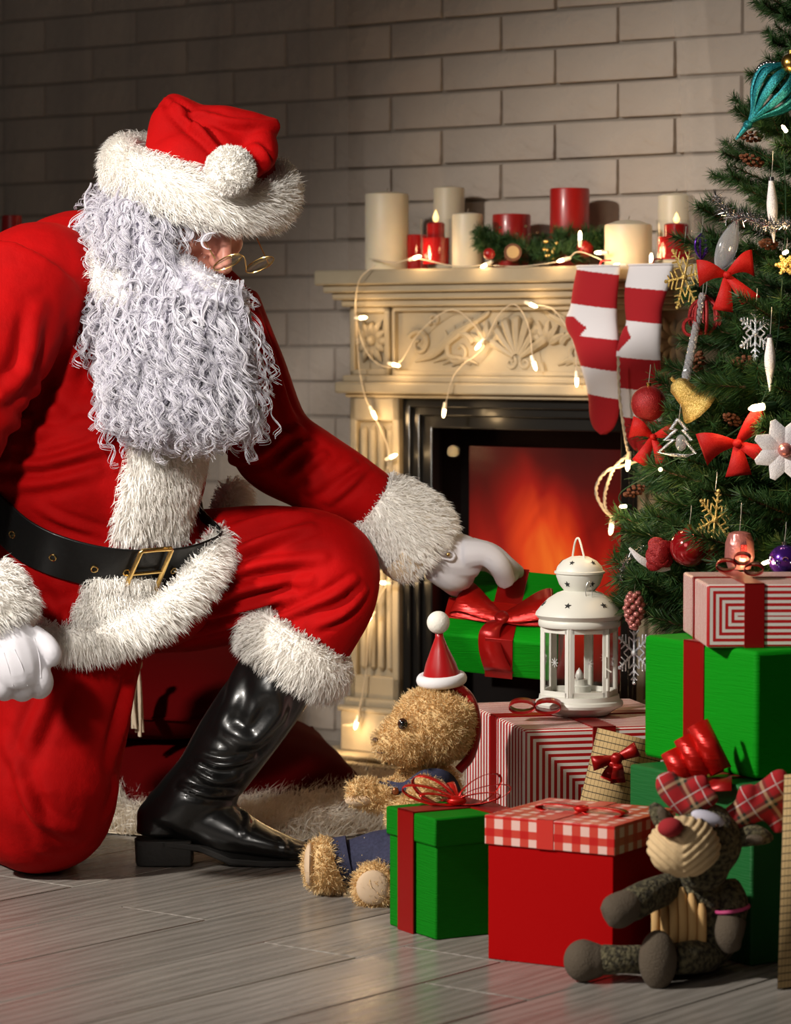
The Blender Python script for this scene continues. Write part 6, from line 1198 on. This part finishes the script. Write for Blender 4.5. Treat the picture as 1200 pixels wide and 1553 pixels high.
def ball(label, px, py, rpx, m, dY=0., cap=m_goldball):
    t, c = orn('bauble', label, px, py, dY); r = M(rpx, c[1]); mb = MB(); mb.ell(c, r, None, 28, 18); t.part('ball', mb, m); mb = MB(); mb.lathe([(.0045, r * .97), (.0045, r + .005), (0, r + .006)], c, seg=12); t.part('cap', mb, cap); hook(t, c + Z * (r + .006)); return t, c
def icicle(label, px, y0, y1, wpx, m, x1=None):
    Y = tY(px, (y0 + y1) / 2, .02); a, b = P(px, y0, Y), P(x1 or px, y1, Y); t = Thing('icicle_ornament', label, 'ornament', a); L = [a + (b - a) * q for q in np.linspace(0, 1, 10)]; mb = MB(); mb.tube(L, [M(wpx / 2 * q, Y) for q in (.45, .62, .8, .97, 1, .9, .7, .5, .32, .12)], 14, 30); t.part('drop', mb, m); mb = MB(); mb.tube([a, a - (b - a) * .06], M(wpx * .26, Y), 10); t.part('cap', mb, m_silv); hook(t, a, .05)
icicle('white glitter icicle ornament high on the tree below the teal ornament', 1170, 274, 368, 17, m_wglit, 1174); icicle('white glitter icicle ornament beside the silver snowflake on the tree', 1168, 512, 594, 17, m_wglit)
def bow_orn(label, px, py, w, tilt, m=m_rbow, asp=1., seed=0):
    t, c = orn('ribbon_bow', label, px, py, -.03, 'bow'); cs, sn = math.cos(tilt), math.sin(tilt); rt_ = np.array([cs, 0, sn]); up_ = np.array([-sn, 0, cs]); g = np.random.default_rng(seed)
    for s in (-1, 1):
        pts = [c + rt_ * s * w * x + up_ * w * .35 * math.sin(x * 2.2) * (1 if s > 0 else .7) + np.array([0, -1, 0]) * .012 * math.sin(x * math.pi) for x in np.linspace(0, 1, 10)]; mb = MB(); mb.strip(pts, unit(up_ + np.array([0, -.25, 0])), w * 1.0 * np.linspace(.18, 1, 10)); t.part('bow_loop', mb, m, solid=.0015, sharp=0)
        pts = [c + rt_ * s * w * (.30 + .45 * (s > 0)) * x - up_ * w * asp * (1.15 - .1 * s) * x + np.array([0, -1, 0]) * .010 * math.sin(x * 3) for x in np.linspace(0, 1, 10)]; mb = MB(); mb.strip(pts, unit(rt_ * 1. + up_ * .3 * s), w * .75 * np.linspace(.25, 1, 10)); t.part('bow_tail', mb, m, solid=.0015, sharp=0)
    mb = MB(); mb.ell(c + np.array([0, -.006, 0]), (w * .14, .007, w * .13)); t.part('bow_knot', mb, m)
bow_orn('glittery red fabric bow hanging below the clear drop ornament', 1102, 417, .047, R(8), seed=1); bow_orn('wide red fabric bow low on the tree beside the pale flower', 1118, 672, .058, R(22), asp=.7, seed=2); bow_orn('red fabric bow at the left edge of the tree under the dark red bauble', 990, 662, .040, R(-12), seed=3)
def snowflake(label, px, py, rpx, m, arms=6, rot=0., asp=1., name='snowflake_ornament', yaw=0.):
    t, c = orn(name, label, px, py, -.02); r = M(rpx, c[1]); ex = np.array([math.cos(yaw), math.sin(yaw), 0])
    mb = MB()
    for k in range(arms):
        a = rot + 2 * math.pi * k / arms; d = ex * math.cos(a) * asp + Z * math.sin(a); n_ = ex * -math.sin(a) * asp + Z * math.cos(a); mb.tube([c, c + d * r], [.0022, .0016], 6)
        for f, l in ((.35, .30), (.58, .28), (.8, .18)):
            for s in (-1, 1): mb.tube([c + d * r * f, c + d * r * (f + l * .6) + n_ * s * r * l], [.0017, .0014], 5)
            mb.ell(c + d * r * (f + .1), .0028, None, 6, 4)
        mb.ell(c + d * r, .0036, None, 8, 6)
    mb.ell(c, .006, None, 10, 6); t.part('crystal', mb, m); hook(t, c + Z * r)
snowflake('gold glitter snowflake at the left of the clear drop ornament', 1038, 420, 50, m_gglit, 6, R(68), .55); snowflake('gold snowflake hanging above the red baubles', 1085, 788, 44, m_gglit, 6, R(80), .62); snowflake('silver glitter snowflake beside the white icicle', 1146, 505, 40, m_sglit, 6, R(90), .6); snowflake('silver crystal snowflake hanging low between lantern and green gift', 962, 990, 46, m_sglit, 6, R(90), .55)
snowflake('gold flower-shaped ornament at the right edge beside the upper bulb', 1192, 402, 14, m_gglit, 6, 0, 1.)
# pale flower
t, c = orn('flower_ornament', 'large pale pink glitter flower at the right edge of the tree', 1190, 682, -.03)
for k in range(8):
    a = R(22.5 + 45 * k); d = np.array([math.cos(a), -.15, math.sin(a)]); mb = MB(); mb.tube([c, c + d * .026, c + d * .052], [.004, .016, .005], 10, 10, aspect=.25, up=np.array([0, 1, 0])); t.part('petal', mb, m_wglit)
mb = MB(); mb.ell(c + np.array([0, -.01, 0]), .012); t.part('flower_centre', mb, m_pink)
# teal openwork onion with beads, gold ball
t, c = orn('openwork_ornament', 'teal glitter openwork onion ornament with silver beads near the tree top', 1172, 142, -.02); axd = unit([.62, 0, .78]); Rm = rot_frame(axd, (0, -1, 0)); sxx = c[1] / FPX
for k in range(10):
    a = 2 * math.pi * k / 10; e = Rm[:, 0] * math.cos(a) + Rm[:, 2] * math.sin(a); mb = MB(); mb.tube([c + axd * (-62 * sxx), c + axd * (-40 * sxx) + e * 9 * sxx, c + axd * (-10 * sxx) + e * 30 * sxx, c + axd * (20 * sxx) + e * 36 * sxx, c + axd * (48 * sxx) + e * 14 * sxx], [.003, .0035, .0075, .0085, .004], 8, 18, aspect=.55, up=e); t.part('rib', mb, m_teal)
mb = MB(); mb.ell(c - axd * 60 * sxx, (.008, .008, .016), Rm); mb.tube([c - axd * 62 * sxx, c - axd * 88 * sxx], [.006, .002], 8); t.part('finial', mb, m_teal)
for k in range(22):
    a = -.5 + k * .17; mb = MB(); mb.ell(c + axd * (18 * sxx + 26 * sxx * math.sin(a)) + (-Rm[:, 0] * math.cos(a) * 1. + Rm[:, 2] * 0) * 40 * sxx * (1 if Rm[0, 0] > 0 else -1), .0042, None, 10, 8); t.part('bead', mb, m_silv)
ball('matte gold bauble at the right edge near the tree top', 1200, 96, 15, m_goldball, -.05); ball('dark red glitter bauble at the left edge of the tree over the stocking', 984, 612, 27, m_rglit, -.03); ball('shiny red glass bauble low on the tree above the striped gift', 1046, 830, 30, m_redball, -.01); ball('small shiny red glass bauble tucked right of the larger red one', 1074, 838, 17, m_redball, .03)
t, c = ball('purple metallic bauble with silver swirls at the right edge', 1190, 850, 24, m_purp, -.05, m_silv)
for q in range(5):
    mb = MB(); a0 = R(-150 + q * 28); r = M(24.5, c[1]); pts = [c + np.array([math.cos(a0 + .16 * math.cos(s_)), math.sin(a0 + .16 * math.cos(s_)), .12 * math.sin(s_) + (-.1 if q % 2 else .15)]) * r for s_ in np.linspace(0, 5, 14)]; mb.tube(pts, .0009, 5); t.part('swirl', mb, m_silv)
# clear glass drop, purple filigree, crystal stick, red filigree
t, c = orn('glass_drop', 'clear glass leaf-shaped drop above the red fabric bow', 1104, 372, -.02); d = unit([.32, 0, .95]); mb = MB(); mb.tube([c + d * .048, c + d * .03, c, c - d * .03, c - d * .045], [.003, .010, .018, .014, .004], 18, 26, aspect=.55, up=np.array([0, 1, 0])); t.part('drop', mb, m_crys); hook(t, c + d * .048)
t, c = orn('filigree_ornament', 'small purple filigree ornament left of the clear glass drop', 1064, 374, -.05)
mb = MB()
for k in range(7): a = 2 * math.pi * k / 7; e = np.array([math.cos(a), math.sin(a), 0]); mb.tube([c + Z * .022, c + Z * .010 + e * .011, c - Z * .008 + e * .010, c - Z * .022], .0016, 6, 14)
t.part('cage', mb, m_purp); hook(t, c + Z * .022)
Y = tY(1055, 510, .03); a, b = P(1066, 445, Y), P(1040, 575, Y); t = Thing('crystal_stick', 'twisted clear crystal icicle ornament left of the red fabric bow', 'ornament', a); tt = np.linspace(0, 1, 60)
for q in (0, 1, 2): pts = np.array([a + (b - a) * x for x in tt]); ph = tt * 30 + q * 2.1; pts[:, 0] += .0035 * np.cos(ph); pts[:, 1] += .0035 * np.sin(ph); mb = MB(); mb.tube(pts, np.linspace(.0028, .0050, 60), 7); t.part('crystal_strand', mb, m_crys)
hook(t, a, .04)
t, c = orn('filigree_ornament', 'dark red filigree ornament behind the crystal icicle', 1070, 478, .0); mb = MB()
for k in range(8): a = 2 * math.pi * k / 8; e = np.array([math.cos(a), math.sin(a), 0]); mb.tube([c + Z * .032, c + Z * .016 + e * .022, c - Z * .012 + e * .026, c - Z * .032 + e * .008], .0030, 6, 14)
mb.tube([c + np.array([-.026 + .012 * math.cos(x), -.01, -.02 + .014 * math.sin(x)]) for x in np.linspace(.6, 5.6, 16)], .003, 6); t.part('cage', mb, m_rglit); hook(t, c + Z * .032)
# gold wire bell
t, c = orn('bell_ornament', 'gold glitter bell ornament tilted above the silver star', 1046, 602, -.035); d = unit([-.62, -.2, .62]); Rm = rot_frame(d, (0, -1, 0)); Rb = np.array([Rm[:, 0], Rm[:, 2], d]).T; sxx = c[1] / FPX
mb = MB(); mb.lathe([(0, 34 * sxx), (8 * sxx, 33 * sxx), (15 * sxx, 26 * sxx), (17 * sxx, 12 * sxx), (20 * sxx, -4 * sxx), (27 * sxx, -16 * sxx), (33 * sxx, -24 * sxx), (30 * sxx, -24 * sxx), (0, -6 * sxx)], c, Rb, 30); me = mb.mesh('bell'); v, nr = arrays(me); put(me, v + nr * (snoise(v, 420, 3) * .0014)[:, None]); t.part('bell', me, m_gglit, sharp=0); mb = MB(); mb.ell(c - d * 26 * sxx, .006); t.part('clapper', mb, m_gglit); mb = MB(); mb.tube([c + d * 34 * sxx, c + d * 42 * sxx], .003, 8); t.part('loop', mb, m_gglit)
# silver star outline
t, c = orn('star_ornament', 'silver glitter tree-shaped outline ornament beside the red bow', 1030, 668, -.04); pts = [(-.002, .036), (-.014, .018), (-.004, .019), (-.024, .000), (-.008, .002), (-.034, -.020), (-.010, -.024), (.012, -.026), (.028, -.022), (.010, .0), (.022, .0), (.006, .018), (.014, .017), (-.002, .036)]; mb = MB(); mb.tube([c + np.array([x, 0, z]) for x, z in pts], .0030, 7); t.part('outline', mb, m_sglit); mb = MB(); mb.ell(c + np.array([.004, .004, -.004]), (.010, .008, .014)); t.part('gem', mb, m_crys); hook(t, c + Z * .036)
# red fabric flower with white leaf, rose barrel, rose cone
t, c = orn('fabric_flower', 'red glitter fabric flower with a white leaf, low left on the tree', 1000, 840, -.04)
for k in range(9): a = k * 2.4; rr_ = .006 + .0012 * k; mb = MB(); mb.ell(c + np.array([math.cos(a) * rr_, -.008 + .001 * k, math.sin(a) * rr_ * 1.2]), (.013, .004, .016), rotz(R(20 * math.cos(a))) @ roty(a)); t.part('petal', mb, m_rglit)
mb = MB(); mb.tube([c + np.array([-.05, .0, .010]), c + np.array([-.03, .0, -.010]), c + np.array([.0, .01, -.024]), c + np.array([.02, .01, -.026])], [.002, .006, .007, .002], 8, 14, aspect=.3, up=np.array([0, 1, 0])); t.part('leaf', mb, m_wglit)
t, c = orn('barrel_ornament', 'rose pink foil barrel ornament behind the striped gift bow', 1122, 835, -.05); s0 = c[1] / FPX; mb = MB(); mb.lathe([(0, -30 * s0), (17 * s0, -28 * s0), (23 * s0, -10 * s0), (22 * s0, 12 * s0), (17 * s0, 26 * s0), (10 * s0, 29 * s0), (0, 30 * s0)], c, seg=24); bo = t.part('barrel', mb, m_pink); mb = MB(); mb.box(c + np.array([.004, -23 * s0, 0]), (.010, .003, .022)); t.part('window', mb, m_rglit, parent=bo); hook(t, c + Z * 30 * s0, .045)
t, c = orn('cone_ornament', 'rose coloured glass cone ornament above the low silver snowflake', 962, 925, -.02)
mb = MB()
for q in range(40): x = q / 39; a = q * 2.4; rr_ = .014 * math.sin(math.pi * (.15 + .8 * x)); mb.ell(c + np.array([rr_ * math.cos(a), rr_ * math.sin(a), .028 - .058 * x]), (.006, .006, .005), None, 8, 5)
t.part('scales', mb, m_pink); hook(t, c + Z * .03)
# tinsel
tin = Thing('tinsel_garland', 'sparkling silver tinsel garland wound round the upper tree', 'tinsel', P(1150, 335, 5.17)); cl = catmull([P(1085, 295, 5.27), P(1105, 325, 5.21), P(1135, 330, 5.17), P(1165, 342, 5.13), P(1200, 338, 5.11), P(1240, 345, 5.11)], 220); g = np.random.default_rng(9); B = np.repeat(cl, 5, 0); D = unitv(g.normal(size=B.shape)); me = needle_mesh('tinsel', B, D, g.uniform(.010, .022, len(B)), .0016, 4); tin.part('fringe', me, m_silv, smooth=False, kind='stuff'); mb = MB(); mb.tube(cl, .001, 5); tin.part('core_wire', mb, m_silv)
tin2 = Thing('tinsel_garland', 'short frosted silver tinsel strand at the lower left of the tree', 'tinsel', P(965, 860, 5.25)); cl = catmull([P(982, 800, 5.32), P(972, 830, 5.29), P(950, 850, 5.27), P(940, 880, 5.26)], 90); B = np.repeat(cl, 5, 0); D = unitv(g.normal(size=B.shape)); me = needle_mesh('tinsel', B, D, g.uniform(.006, .014, len(B)), .0014, 4); tin2.part('fringe', me, m_silv, smooth=False, kind='stuff'); mb = MB(); mb.tube(cl, .001, 5); tin2.part('core_wire', mb, m_silv)
# tree lights
tl_ = Thing('string_lights', 'small warm bulbs on a green wire wound round the tree', 'string lights', P(1150, 600, 5.05)); m_gw = mat('green_wire', (.01, .04, .015), .5); tb = [(1192, 198), (1193, 382), (1155, 617), (1002, 712), (948, 768), (1165, 852)]
pts = [P(x, y, tY(x, y, .035)) for x, y in tb]; mb = MB(); mb.tube(catmull([p + np.array([0, .03, 0]) for p in pts], 120), .0011, 5); tl_.part('wire', mb, m_gw)
for i, p in enumerate(pts): bulb(tl_, p, unit([random.uniform(-1, 1), -.6, random.uniform(-.6, .6)]), 1.7 if i == 2 else .95, .3, m_gw)
